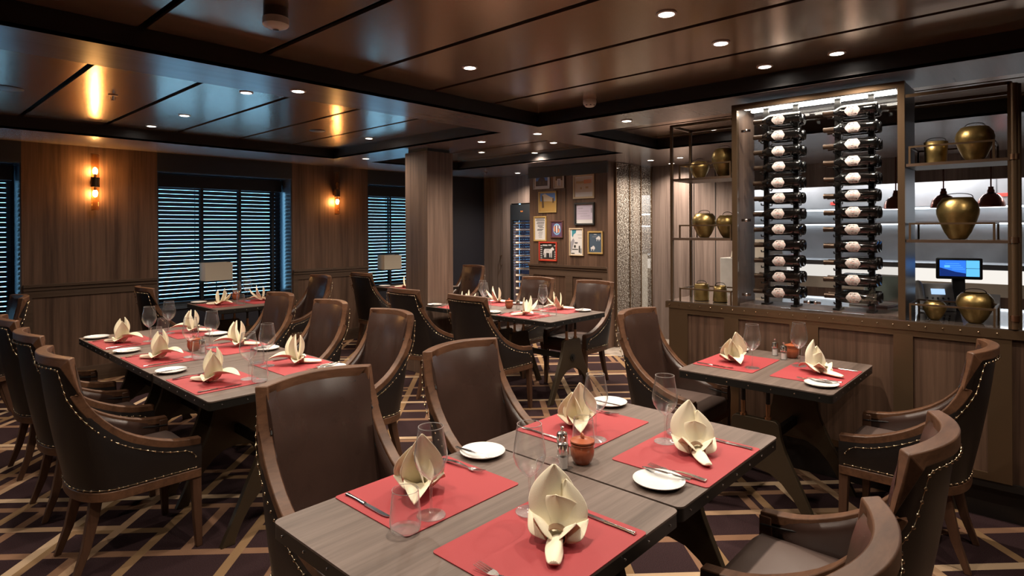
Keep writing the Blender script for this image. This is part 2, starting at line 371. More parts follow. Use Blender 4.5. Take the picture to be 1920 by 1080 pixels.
# wainscot: rail, lower framed panels, baseboard
mb = MB()
for a, b in piers[1:]:
    mb.box(a+0.01, b-0.01, YW-0.035, YW-0.001, 1.0, 1.025); mb.box(a+0.01, b-0.01, YW-0.022, YW-0.001, 0.965, 1.0)
    mb.box(a+0.01, a+0.08, YW-0.012, YW-0.001, 0.16, 0.965); mb.box(b-0.08, b-0.01, YW-0.012, YW-0.001, 0.16, 0.965)
    mb.box(a+0.08, b-0.08, YW-0.012, YW-0.001, 0.895, 0.965)
struct(mb.build('trim_4', 'trim_wood', smooth=False))
mb = MB()
for a, b in piers[1:]: mb.box(a, b, YW-0.02, YW-0.001, 0, 0.155)
for a, b in wins[1:]: mb.box(a, b, YW-0.02, YW-0.001, 0, 0.155)
struct(mb.build('baseboard_left', 'trim_wood', smooth=False))
# windows and blinds
for k, (a, b) in enumerate(wins[1:]):
    r = bpy.data.objects.new('window_%d' % (k+1), None); COL.objects.link(r); struct(r); r.location = (0, 0, 0)
    m_ = MB(); yf = YW+0.33
    m_.box(a+0.012, b-0.012, yf, yf+0.05, ZS+0.03, ZS+0.09); m_.box(a+0.012, b-0.012, yf, yf+0.05, ZT-0.08, ZT-0.012)
    m_.box(a+0.012, a+0.07, yf, yf+0.05, ZS+0.09, ZT-0.08); m_.box(b-0.07, b-0.012, yf, yf+0.05, ZS+0.09, ZT-0.08)
    struct(m_.build('window_frame', 'window_frame', r, smooth=False))
    struct(MB().box(a+0.07, b-0.07, yf+0.02, yf+0.028, ZS+0.09, ZT-0.08).build('window_pane', 'pane', r, smooth=False))
    names = ['dark slatted blind in the window at the far left edge', 'dark slatted blind in the big window behind the left tables', 'dark slatted blind in the window beside the column']
    bl = empty('window_blind', names[k], 'blind', (a, YW+0.24, ZS+0.03), 0, 'slatted blinds in the windows')
    w = b-a; x1 = w-0.05
    sm = MB(); n = int((ZT-ZS-0.22)/0.0485)+1
    for i in range(n):
        z = 0.05+i*0.0485
        t = radians(61); dy, dz = 0.024*cos(t), 0.024*sin(t)
        for s0, s1 in ((0.03, x1),):
            sm.add([(s0, -dy, z+dz), (s1, -dy, z+dz), (s1, dy, z-dz), (s0, dy, z-dz), (s0, -dy, z+dz-0.003), (s1, -dy, z+dz-0.003), (s1, dy, z-dz-0.003), (s0, dy, z-dz-0.003)],
                   [(0,1,2,3),(7,6,5,4),(0,4,5,1),(1,5,6,2),(2,6,7,3),(3,7,4,0)])
    o = sm.build('slats', 'blind', bl, smooth=False)
    tp = MB()
    for f in (0.02, 0.345, 0.645, 0.93):
        xx = 0.03+(x1-0.03)*f; tp.box(xx-0.017, xx+0.017, -0.030, -0.027, 0.02, ZT-ZS-0.12); tp.box(xx-0.017, xx+0.017, 0.027, 0.030, 0.02, ZT-ZS-0.12)
    tp.build('ladder_tape', 'blind_tape', bl, smooth=False)
    MB().box(0.02, x1+0.01, -0.04, 0.04, ZT-ZS-0.20, ZT-ZS-0.05).build('head_rail', 'blind_tape', bl, smooth=False)
    MB().box(0.03, x1, -0.026, 0.026, 0.005, 0.022).build('bottom_rail', 'blind_tape', bl, smooth=False)
    MB().tube([(0.46, -0.045, 0.5), (0.46, -0.045, ZT-ZS-0.18)], 0.004, 6).build('tilt_wand', 'blind', bl)
# outer walls of the room (behind and right of the camera)
struct(MB().box(X0-0.3, X0, Y0R-0.3, 7.8, 0, H_C+0.08).build('wall_back', 'wall_wood', smooth=False))
struct(MB().box(X0-0.3, 10.9, Y0R-0.3, Y0R, 0, H_C+0.08).build('wall_right', 'wall_wood', smooth=False))
# fridge alcove wall X = 7.3
mb = MB(); mb.box(7.3, 7.5, 6.73, 7.0, 0, H_S); mb.box(7.3, 7.5, 7.0, 7.4, 0, H_S); mb.box(7.3, 7.5, 4.4, 6.20, 0, H_S); mb.box(7.3, 7.5, 6.20, 6.73, 1.97, H_S)
struct(mb.build('wall_alcove', 'wall_wood_grey', smooth=False))
struct(MB().box(6.56, 7.29, 7.36, 7.39, 0.0, H_S-0.001).build('wall_dark', 'dark_wall', smooth=False))
# picture wall X = 6.5
struct(MB().box(6.5, 6.66, 4.30, 5.63, 0, H_S).build('wall_picture', 'wall_wood', smooth=False))
mb = MB(); yA, yB = 4.30, 5.63
mb.box(6.46, 6.499, yA, yB, 1.025, 1.05); mb.box(6.475, 6.499, yA, yB, 0.99, 1.025)
for a, b in ((4.30, 4.38), (4.86, 4.98), (5.55, 5.63)): mb.box(6.485, 6.499, a, b, 0.2, 0.90)
mb.box(6.485, 6.499, yA, yB, 0.90, 0.99); mb.box(6.485, 6.499, yA, yB, 0.0, 0.2)
struct(mb.build('trim_5', 'trim_wood_y', smooth=False))
struct(MB().box(6.494, 6.499, 4.974, 4.978, 1.06, 2.4).build('trim_6', 'black', smooth=False))
struct(MB().box(6.47, 6.499, yA-0.01, yB, 2.27, 2.415).build('trim_7', 'fascia', smooth=False))
# antique glass partition Y = 4.3
g = empty('glass_partition', 'speckled antique glass partition in thin metal bars right of the picture wall', 'partition', (6.66, 4.28, 0))
MB().box(0.0, 0.92, -0.004, 0.004, 0.2, 2.41).build('glass', 'tex_glass', g, smooth=False)
f_ = MB()
for x in (0.0, 0.33, 0.62, 0.915): f_.box(x-0.008, x+0.008, -0.012, 0.012, 0.0, 2.41)
f_.build('glazing_bars', 'bronze', g, smooth=False)
MB().box(-0.02, 0.93, -0.03, 0.03, 0.0, 0.19).build('base_rail', 'trim_wood', g, bevel=0.01)
# timber wall X = 7.6, opening to the kitchen corridor beyond
struct(MB().box(7.6, 7.75, 3.05, 4.30, 0, H_S).build('wall_timber', 'wall_wood_grey', smooth=False))
mb = MB()
for y in (3.35, 3.65, 3.95): mb.box(7.594, 7.599, y-0.004, y+0.004, 0.0, H_S-0.001)
struct(mb.build('trim_8', 'black', smooth=False))
# kitchen shell
struct(MB().box(8.84, 10.9, Y0R, 7.4, 2.55, 2.60).build('ceiling_kitchen', 'ceil_white', smooth=False))
struct(MB().box(10.5, 10.7, Y0R, 7.4, 0, 2.55).build('wall_kitchen', 'steel', smooth=False))
struct(MB().box(7.5, 10.7, 6.5, 6.7, 0, 2.55).build('wall_far', 'wall_wood_grey', smooth=False))
struct(MB().box(8.8, 8.86, Y0R, 6.5, 2.10, 2.55).build('wall_fascia', 'wall_wood_grey', smooth=False))
# bright kitchen hood panels (fixed furniture)
hood = empty('extractor_hood', 'long stainless extractor hood over the kitchen range', 'hood', (9.7, 2.2, 1.70))
MB().box(0, 0.78, -4.2, 4.2, 0.12, 0.48).build('canopy', 'steel', hood, bevel=0.01)
MB().box(0.3, 0.4, -4.1, 4.1, 0.10, 0.119).build('glow_panel', 'led_cool', hood, smooth=False)
for y in (-3.0, -1.6, -0.2, 1.2, 2.6): MB().box(-0.006, 0, y-0.004, y+0.004, 0.13, 0.47).build('panel_joint', 'steel_dark', hood, smooth=False)
sh = empty('wall_shelf', 'steel wall shelf with a bright light strip under it along the kitchen wall', 'shelf', (10.15, 2.2, 1.6))
MB().box(0, 0.34, -4.2, 4.2, 0.0, 0.03).build('shelf_board', 'steel', sh, smooth=False)
MB().box(0.0, 0.02, -4.2, 4.2, -0.02, -0.001).build('light_strip', 'led_cool', sh, smooth=False)
cn = empty('kitchen_worktop', 'stainless kitchen worktop against the back wall behind the pass', 'worktop', (9.6, 2.2, 0))
MB().box(0, 0.88, -4.2, 4.2, 0.88, 0.93).build('worktop', 'steel', cn, smooth=False)
MB().box(0.03, 0.88, -4.2, 4.2, 0.12, 0.88).build('cabinet_body', 'steel_dark', cn, smooth=False)
MB().box(0.06, 0.85, -4.1, 4.1, 0.0, 0.12).build('plinth', 'plastic_blk', cn, smooth=False)
ps = empty('pass_counter', 'long serving pass with a white front painted as lit below the steel ledge', 'counter', (8.8, 1.6, 0))
MB().box(0.0, 0.5, -3.7, 4.6, 1.045, 1.11).build('steel_ledge', 'steel_dark', ps, bevel=0.005)
M['pass_lit'] = emis('lit_pass_front', (1.0, 0.95, 0.88), 0.95)  # emission paints the light falling on the white slab
MB().box(-0.01, 0.02, -3.7, 4.6, 0.89, 1.044).build('glow_panel', 'pass_lit', ps, smooth=False)
MB().box(0.021, 0.48, -3.7, 4.6, 0.89, 1.044).build('top_box', 'cream_panel', ps, smooth=False)
MB().box(-0.02, 0.48, -3.7, 4.6, 0.74, 0.889).build('front_band', 'cream_panel', ps, smooth=False)
MB().box(0.02, 0.48, -3.7, 4.6, 0.0, 0.739).build('body', 'wall_wood', ps, smooth=False)
for i, (a, b, c) in enumerate(((0.9, 1.2, 0.16), (1.35, 1.75, 0.10), (0.35, 0.7, 0.12), (-0.2, 0.15, 0.15), (2.1, 2.5, 0.14))):
    lb = ['on the right of the kitchen worktop', 'left of centre on the kitchen worktop', 'under the right heat lamp on the kitchen worktop', 'at the far right end of the kitchen worktop', 'at the left of the kitchen worktop']
    t = empty('cooking_unit', 'low steel cooking unit standing '+lb[i], 'appliance', (10.0, (a+b)/2, 0.93), 0, 'steel units on the kitchen worktop')
    w = (b-a)/2
    MB().box(-0.25, 0.25, -w, w, 0, c).build('body', 'steel', t, bevel=0.008)
    MB().box(-0.2, 0.2, -w+0.03, w-0.03, c, c+0.012).build('hob', 'steel_dark', t, smooth=False)
    kb = MB()
    for q in range(4): kb.cyl((0, 0), 0.012, 0, 0.02, 10) if False else kb.sph((-0.258, -w+0.05+q*(2*w-0.1)/3, c*0.5), 0.013)
    kb.build('control_knobs', 'plastic_blk', t)
for i, (y, z) in enumerate(((0.55, 1.95), (2.45, 1.90), (3.05, 2.0))):
    tag(MB().box(-0.004, 0, -0.06, 0.06, -0.02, 0.02).build('warning_sign', 'red', loc=(9.69, y, z)), 'small red sign on the hood, '+['right of the heat lamps', 'seen between the bottle columns', 'seen behind the left bottle column'][i], 'sign', 'red signs on the kitchen hood')
# host stand seen through the glass and marble cabinet by the shelf
hs = empty('host_stand', 'pale host stand with a sloping dark framed top behind the speckled glass', 'podium', (7.95, 4.93, 0))
MB().box(-0.2, 0.25, -0.2, 0.2, 0.0, 0.22).build('plinth', 'plastic_blk', hs, smooth=False)
MB().box(-0.22, 0.27, -0.22, 0.22, 0.22, 1.16).build('cabinet', 'cream_panel', hs, bevel=0.006)
MB().prism([(-0.22, 1.16), (0.27, 1.16), (0.27, 1.20), (-0.22, 1.20)], -0.23, 0.23, 0, 'XZ').build('top_edge', 'plastic_blk', hs, smooth=False)
o = MB(); o.bar((0.0, -0.2, 1.2), (0.0, -0.08, 1.56), 0.02, 0.03); o.bar((0, -0.08, 1.56), (0, 0.2, 1.56), 0.02, 0.03); o.bar((0, 0.2, 1.2), (0, 0.2, 1.56), 0.02, 0.03); o.build('screen_frame', 'plastic_blk', hs, smooth=False)
MB().box(0.03, 0.045, -0.05, 0.18, 1.2, 1.54).build('screen_panel', 'bronze', hs, smooth=False)
mc = empty('marble_cabinet', 'white marble clad cabinet partly hidden by the left post of the wine case', 'cabinet', (6.65, 2.50, 0))
MB().box(-0.25, 0.25, -0.27, 0.27, 0.0, 1.22).build('cladding', 'marble', mc, bevel=0.004)
MB().box(-0.256, -0.251, -0.27, 0.13, 0.0, 1.02).build('wood_door', 'trim_wood', mc, smooth=False)
MB().prism([(-0.25, 1.22), (0.22, 1.22), (0.10, 1.42), (-0.13, 1.42)], -0.25, 0.16, 0, 'XZ').build('sloping_screen', 'cream_panel', mc, bevel=0.01)
# column
struct(MB().box(4.05, 4.41, 4.94, 5.32, 0, 2.385).build('wall_column', 'column_wood', smooth=False, bevel=0.004))
struct(MB().box(4.075, 4.385, 4.965, 5.295, 2.386, 2.419).build('trim_9', 'fascia', smooth=False))

# ================================================================== downlights, detectors, grilles
dlp = empty('ceiling_downlight', '', 'downlight', group='recessed downlights')
MB().lathe([(0.047, 0.001), (0.047, -0.004), (0.036, -0.006), (0.034, 0.0), (0.034, 0.004)], 24).build('trim_ring', 'white', dlp)
MB().cyl((0, 0), 0.033, -0.003, 0.003, 24).build('lens', 'lens', dlp, smooth=False)
dl = Proto(dlp)
LD = [(2.5, 1.33, 'c', 'in the nearest ceiling bay, uppermost in the photo', 1.1), (3.095, 1.33, 'c', 'with the starry glare in the nearest ceiling bay', 1.0), (2.506, 2.647, 'c', 'alone in the middle of the nearest ceiling bay', 1.2),
      (3.729, 1.328, 'c', 'close to the dark beam above the wine case, left one', 0.8), (3.727, 0.929, 'c', 'close to the dark beam above the wine case, right one', 1.2),
      (1.861, 4.285, 'c', 'in the second bay by the long beam, next to the beam lamp', 1.5), (1.868, 5.518, 'c', 'in the second bay above the big window', 1.3), (1.845, 6.301, 'c', 'in the second bay nearest the left wall lamp', 1.0),
      (3.701, 5.491, 'c', 'in the bright blue reflection left of the column', 1.0), (1.847, 3.509, 's', 'in the long beam above the left table', 1.5),
      (4.165, 4.234, 's', 'in the beam right of the column, upper one', 1.5), (4.173, 3.514, 's', 'where the two beams cross', 1.6), (5.35, 4.27, 'c', 'just behind the crossing of the beams, on its right', 1.8),
      (5.37, 5.46, 'c', 'behind the column, lower of the pair right of it', 1.5), (5.89, 5.01, 'c', 'in front of the picture wall', 1.5), (6.90, 6.22, 's', 'above the wine fridge', 2.4),
      (4.181, 2.581, 's', 'in the beam left of the wine case', 1.0), (4.173, 6.262, 's', 'above the second wall lamp by the column', 1.0), (5.75, 2.56, 'c', 'in the bay seen through the left display shelf', 0.8),
      (6.815, 3.452, 's', 'first of three near the glass partition', 1.8), (6.815, 3.856, 's', 'nearest the glass partition', 1.6), (7.35, 3.847, 's', 'farthest back by the timber wall', 1.6)]
LS = []
def spot(x, y, z, e, ang=146, blend=1.0, col=WARM, rad=0.03):
    l = bpy.data.lights.new('downlight_beam', 'SPOT'); l.energy = e; l.spot_size = radians(ang); l.spot_blend = blend; l.color = col; l.shadow_soft_size = rad
    o = bpy.data.objects.new('downlight_beam', l); COL.objects.link(o); o.location = (x, y, z); return o
for x, y, k, lab, e in LD:
    z = H_C if k == 'c' else H_S
    r = dl.put((x, y, z-0.001), 0, 'round recessed downlight '+lab)
    spot(x, y, z-0.02, SPOT_W*e)
# lamps of the same grid that are out of view but light the foreground
for x, y, z, e in ((1.25, 1.33, H_C, 1.5), (0.3, 1.33, H_C, 0.8), (1.86, -0.3, H_C, 1.0), (0.6, 2.65, H_C, 0.8), (0.6, 4.3, H_C, 0.8), (3.1, -0.5, H_C, 1.0), (-0.6, 2.6, H_C, 0.8), (-0.6, 5.4, H_C, 0.6)):
    spot(x, y, z-0.02, SPOT_W*e)
for x, y, r_, lab in ((3.065, 5.44, 0.075, 'round flush ceiling speaker grille in the second bay near the second wall lamp'), (0.669, 5.34, 0.10, 'round flush ceiling speaker grille at the left edge of the photo')):
    o = MB().lathe([(0.001, -0.006), (r_*0.88, -0.006), (r_, -0.002), (r_, 0.0)], 28).build('ceiling_speaker', 'grille', loc=(x, y, H_C-0.001)); tag(o, lab, 'speaker')
d = empty('motion_detector', 'white domed detector on a brown base at the top of the nearest ceiling bay', 'detector', (1.245, 2.563, H_C))
MB().cyl((0, 0), 0.052, -0.045, -0.0, 28).build('base', 'grille', d)
MB().lathe([(0.055, -0.045), (0.056, -0.075), (0.050, -0.083), (0.020, -0.095), (0.0001, -0.097)], 28).build('dome', 'white', d)
MB().lathe([(0.014, -0.0975), (0.008, -0.100), (0.0001, -0.101)], 16).build('sensor', 'plastic_blk', d)
d = empty('smoke_detector', 'white smoke detector beside the dark beam above the column', 'detector', (3.78, 2.66, H_C))
MB().lathe([(0.0001, 0), (0.05, 0), (0.052, -0.02), (0.045, -0.04), (0.03, -0.052), (0.0001, -0.055)], 24).build('body', 'white', d)
v_ = MB()
for k in range(8): a = k*pi/4; v_.box(0.037*cos(a)-0.006, 0.037*cos(a)+0.006, 0.037*sin(a)-0.006, 0.037*sin(a)+0.006, -0.046, -0.038)
v_.build('vents', 'plastic_blk', d, smooth=False)
for x, y, z, lab in ((1.234, 5.061, H_C, 'brass sprinkler head in the golden reflection above the left wall lamp'), (6.42, 6.44, H_S, 'small sprinkler head below the ceiling near the wine fridge')):
    t = empty('fire_sprinkler', lab, 'sprinkler', (x, y, z), 0, 'ceiling sprinkler heads')
    MB().cyl((0, 0), 0.03, -0.006, 0, 18).build('rosette', 'brass_rod', t); MB().cyl((0, 0), 0.006, -0.04, -0.006, 8).build('stem', 'silver', t)
    MB().cyl((0, 0), 0.017, -0.043, -0.040, 12).build('deflector', 'silver', t)
    a_ = MB(); a_.tube([(0.004, 0, -0.008), (0.016, 0, -0.02), (0.004, 0, -0.038)], 0.002, 6); a_.tube([(-0.004, 0, -0.008), (-0.016, 0, -0.02), (-0.004, 0, -0.038)], 0.002, 6); a_.build('frame_arms', 'silver', t)

# ================================================================== wall sconces
for x, up, lab in ((1.625, True, 'double tube wall lamp with both bulbs glowing on the left wall panel'), (4.42, False, 'double tube wall lamp with only its lower bulb glowing, left of the column')):
    t = empty('wall_sconce', lab, 'wall lamp', (x, YW-0.075, 2.05), 0, 'tube wall lamps')
    MB().box(-0.025, 0.025, 0.03, 0.074, -0.03, 0.03).build('wall_bracket', 'bronze', t, bevel=0.004)
    MB().cyl((0, 0), 0.039, -0.05, 0.05, 24).build('holder', 'bronze', t)
    for s, lit in ((1, up), (-1, True)):
        tb = MB().lathe([(0.036, s*0.045), (0.036, s*0.29)], 24).build('glass_tube', 'amber', t)
        MB().lathe([(0.0375, s*0.287), (0.0375, s*0.292), (0.035, s*0.292)], 24).build('rim', 'bronze', tb)
        MB().sph((0, 0, s*0.115), 0.022, 0, 14, 8, (1, 1, 1.7)).build('bulb', 'bulb' if lit else 'bulb_off', t)
        MB().cyl((0, 0), 0.012, s*0.05, s*0.085, 12).build('socket', 'brass_rod', t)
# kitchen light
for y in (-0.5, 1.5, 3.5, 5.4):
    l = bpy.data.lights.new('kitchen_light', 'AREA'); l.energy = 120; l.color = (0.90, 0.96, 1.0); l.size = 0.5; l.size_y = 1.5; l.shape = 'RECTANGLE'
    o = bpy.data.objects.new('kitchen_light', l); COL.objects.link(o); o.location = (9.35, y, 2.54)
# ================================================================== CHAIR (faces +X, origin on the floor under the seat)
def make_chair():
    r = empty('dining_chair', '', 'chair', group='leather dining chairs')
    prof = [(0.257, 0.536), (0.200, 0.540), (0.139, 0.549), (0.085, 0.565), (0.034, 0.586), (-0.012, 0.608), (-0.056, 0.634), (-0.100, 0.668), (-0.141, 0.710), (-0.176, 0.754), (-0.205, 0.800), (-0.230, 0.850), (-0.249, 0.905), (-0.266, 1.0)]
    nS = len(prof); E = []; B = []
    def base(q):                      # q 0 front .. 1 corner .. 2 apex
        ex = 2/2.3
        if q <= 1:
            L = 0.317+0.11; d = q*L
            if d < 0.317: return Vector((0.257-d, 0.262, 0.375))
            th = radians(32)*(d-0.317)/0.11
        else: th = radians(32+58*(q-1))
        return Vector((-0.06-0.175*sin(th)**ex, 0.262*max(0, cos(th))**ex, 0.375))
    for i, (x, z) in enumerate(prof):
        q = i/(nS-1); E.append(Vector((x, 0.260-0.022*q, z))); B.append(base(q))
    nT = 9
    for i in range(1, nT+1):
        y = 0.238*(1-(i+0.9*(1-i/nT))/nT); E.append(Vector((-0.338+0.072*(y/0.238)**2, y, 1.0+0.006*(1-(y/0.238)**2)))); B.append(base(1+i/nT))
    E += [Vector((v.x, -v.y, v.z)) for v in reversed(E[:-1])]; B += [Vector((v.x, -v.y, v.z)) for v in reversed(B[:-1])]
    n = len(E); c0, c1 = nS-1, n-nS
    N = []
    for j in range(n):
        t = (B[min(j+1, n-1)]-B[max(j-1, 0)]); t.z = 0; t.normalize(); N.append(Vector((t.y, -t.x, 0)) * -1)
    for j in range(n):                 # outward: away from seat centre
        c = Vector((0.05, 0, 0)); 
        if (B[j]-c).dot(N[j]) < 0: N[j] = -N[j]
    NV = 8
    def surf(j, v): return B[j].lerp(E[j], v)
    def bulge(v): return 0.010*sin(pi*v)
    # frame section vectors
    MV = []
    for j in range(n):
        def mm(a, b):
            t = (E[b]-E[a]).normalized(); m = N[j].cross(t); 
            if m.dot(B[j]-E[j]) < 0: m = -m
            return m.normalized()
        ms = ([mm(j-1, j)] if j > 0 else []) + ([mm(j, j+1)] if j < n-1 else [])
        m = sum(ms, Vector()); m.normalize(); m /= max(0.6, m.dot(ms[0])); MV.append(m)
    H, T = 0.040, 0.044
    mb = MB(); v = []
    for j in range(n):
        o = N[j]*0.004; h = H if c0 <= j <= c1 else H*(0.85+0.15*min(j, n-1-j)/c0)
        h2 = H*1.35 if c0 <= j <= c1 else h
        P0 = E[j]+o; v += [P0, P0-N[j]*T, P0-N[j]*T+MV[j]*h2, P0+MV[j]*h]
    f = []
    for j in range(n-1):
        for k in range(4): a, b = j*4+k, j*4+(k+1) % 4; f.append((a, b, b+4, a+4))
    f += [(3, 2, 1, 0), (n*4-4, n*4-3, n*4-2, n*4-1)]
    mb.add(v, f); mb.build('frame', 'chair_wood', r, bevel=0.004, ang=30)
    # outer leather
    mb = MB(); v = []
    for j in range(n):
        for k in range(NV+1): t = k/NV*0.97; v.append(surf(j, t)+N[j]*(bulge(t)-0.003))
    mb.add(v, [tuple(reversed(q)) for q in grid_faces(n, NV+1)]); mb.build('outer_leather', 'leather', r, ang=60)
    # inner padded leather
    mb = MB(); v = []
    for j in range(n):
        e = min(1, min(j, n-1-j)/4); pf = e*e*(3-2*e)
        for k in range(NV+3):
            t = k/(NV+2)*0.955; w = min(1, (0.955-t)/0.17)*min(1, (t+0.05)/0.1); w = sin(w*pi/2); d = min(1, abs(j-c0)/4, abs(j-c1)/4)
            v.append(surf(j, t)-N[j]*(T-0.012+(0.012+0.014*d)*pf*w))
    mb.add(v, grid_faces(n, NV+3)); mb.build('inner_padding', 'leather_in', r, ang=60)
    pi_ = [E[j]-N[j]*(T+0.001)+MV[j]*((H*1.35 if c0 <= j <= c1 else H)+0.002) for j in range(n)]
    MB().tube(pi_, 0.0035, 6).build('piping', 'black', r, ang=80)
    # rims closing the leather, base rail of wood
    mb = MB(); v = []
    for j in range(n):
        b = B[j]; v += [b+N[j]*0.004+Vector((0, 0, 0.012)), b-N[j]*0.044+Vector((0, 0, 0.012)), b-N[j]*0.044-Vector((0, 0, 0.03)), b+N[j]*0.004-Vector((0, 0, 0.03))]
    f = []
    for j in range(n-1):
        for k in range(4): a, b = j*4+k, j*4+(k+1) % 4; f.append((a, b, b+4, a+4))
    f += [(3, 2, 1, 0), (n*4-4, n*4-3, n*4-2, n*4-1)]
    mb.add(v, f); mb.box(0.235, 0.262, -0.24, 0.24, 0.345, 0.40); mb.build('seat_rail', 'chair_wood', r, bevel=0.003)
    # seat cushion
    ring = [(B[j]-N[j]*0.046) for j in range(n)]; ring = [Vector((min(p.x, 0.262), p.y, 0)) for p in ring]
    front = [Vector((0.268, -0.216+0.432*i/8, 0)) for i in range(1, 8)]
    ring = ring + front
    mb = MB(); v = []; c = Vector((0.04, 0, 0)); m_ = len(ring)
    for sc, z in ((1.0, 0.385), (1.0, 0.435), (0.985, 0.455), (0.94, 0.468), (0.75, 0.478), (0.4, 0.484), (0.02, 0.486)):
        v += [c+(p-c)*sc+Vector((0, 0, z)) for p in ring]
    f = []
    for i in range(6):
        for k in range(m_): a, b = i*m_+k, i*m_+(k+1) % m_; f.append((a, a+m_, b+m_, b))
    f.append(tuple(range(m_))); mb.add(v, f)
    o = mb.build('seat_cushion', 'leather_seat', r, ang=60)
    # legs
    def leg(x, s, front):
        mb = MB()
        if front: pts = [(0.238, 0.236, 0.525, 0.042), (0.238, 0.236, 0.36, 0.042), (0.244, 0.238, 0.15, 0.036), (0.250, 0.240, 0.0, 0.028)]
        else: pts = [(-0.150, 0.150, 0.375, 0.048), (-0.165, 0.155, 0.27, 0.044), (-0.195, 0.162, 0.13, 0.036), (-0.240, 0.168, 0.0, 0.027)]
        v = []
        for px, py, pz, w in pts:
            for a, b in ((-1, -1), (1, -1), (1, 1), (-1, 1)): v.append((px+a*w/2, s*py+b*w/2, pz))
        f = [(0, 1, 2, 3), (15, 14, 13, 12)] + [(i*4+k, i*4+4+k, i*4+4+(k+1) % 4, i*4+(k+1) % 4) for i in range(3) for k in range(4)]
        mb.add(v, f); mb.build('leg', 'leg_wood', r, bevel=0.003)
    for fr in (True, False):
        for s in (1, -1): leg(0, s, fr)
    # beaded nailhead trim along the wood edge and along the base
    def beads(P, NN, step, name):
        cum = [0]
        for j in range(1, len(P)): cum.append(cum[-1]+(P[j]-P[j-1]).length)
        path = []; rad = []; nn = int(cum[-1]/step); j = 0
        def at(d):
            k = 0
            while k < len(P)-2 and cum[k+1] < d: k += 1
            t = (d-cum[k])/max(1e-6, cum[k+1]-cum[k]); return P[k].lerp(P[k+1], t)+NN[k].lerp(NN[k+1], t)*0.0025
        off = (cum[-1]-(nn-1)*step)/2
        for i in range(nn):
            for dx, rr in ((-0.0053, 0.0012), (-0.0035, 0.0042), (0.0, 0.0055), (0.0035, 0.0042), (0.0053, 0.0012)): path.append(at(off+i*step+dx)); rad.append(rr)
        MB().tube(path, rad, 6).build(name, 'nail', r, ang=80)
    P = [E[j]+MV[j]*(H*1.3 if c0 <= j <= c1 else H+0.012) for j in range(n)]
    for j in range(n):
        L = (E[j]-B[j]).length; P[j] = P[j]+N[j]*(bulge(max(0, 1-(H+0.012)/L))-0.001)
    keep = [j for j in range(n) if j not in (c0-1, c0+1, c1-1, c1+1) and (P[j].x < 0.225 or P[j].z > 0.6)]
    P = [Vector((0.228, P[0].y, 0.425)), Vector((0.228, P[0].y, 0.462))]+[P[j] for j in keep]+[Vector((0.228, P[-1].y, 0.462)), Vector((0.228, P[-1].y, 0.425))]
    NN = [N[0]]*2+[N[j] for j in keep]+[N[-1]]*2
    beads(P, NN, 0.033, 'nailhead_trim')
    Q = [Vector((B[j].x, B[j].y, 0.397))+N[j]*0.001 for j in range(n)]
    beads(Q, N, 0.036, 'nailhead_trim')
    return r
chair = Proto(make_chair())
CG = 'leather dining chairs'
def ch(x, y, face, lab):
    rz = {'+X': 0, '-X': pi, '+Y': pi/2, '-Y': -pi/2}[face]
    chair.put((x, y, 0), rz, lab, CG)
ch(1.17, 1.815, '-Y', 'biggest foreground chair, brown leather back facing us above the left mat')
ch(1.94, 1.845, '-Y', 'chair right of the biggest one on the far side of the nearest table')
ch(1.95, 0.54, '+Y', 'chair on the near side of the nearest table, its curved back tallest at lower right')
ch(1.17, 0.545, '+Y', 'chair cut off by the bottom edge at the lower right')
ch(3.52, 1.83, '-Y', 'chair at the left side of the small bar table, brown leather facing us')
ch(3.50, 0.55, '+Y', 'chair with a curved back at the right side of the small table by the bar')
ch(2.145, 3.33, '-X', 'frontmost of three chairs on the right side of the long left table')
ch(2.175, 4.15, '-X', 'middle one of three chairs on the right side of the long left table')
ch(2.18, 4.98, '-X', 'farthest of three chairs on the right side of the long left table')
ch(0.865, 3.37, '+X', 'frontmost left chair of the long table, its studded dark side in full view')
ch(0.89, 4.15, '+X', 'second chair on the left side of the long left table')
ch(0.895, 4.94, '+X', 'third chair on the left side of the long left table')
ch(0.62, 6.50, '-X', 'chair at the left edge of the photo under the far left window')
ch(3.66, 3.63, '+X', 'right one of two dark studded chair backs before the middle table')
ch(3.66, 4.49, '+X', 'left one of two dark studded chair backs before the middle table')
ch(4.91, 3.59, '-X', 'far right chair of the middle table, nearest the glass partition')
ch(4.88, 4.34, '-X', 'far left chair of the middle table, under the framed pictures')
ch(2.13, 6.58, '+X', 'dark chair left of the small table under the big window')
ch(3.46, 6.56, '-X', 'dark chair right of the small table under the big window')
ch(4.56, 6.55, '+X', 'dark studded chair left of the table by the column window')
ch(5.99, 6.55, '-X', 'dark chair right of the column, mostly lost in shadow')

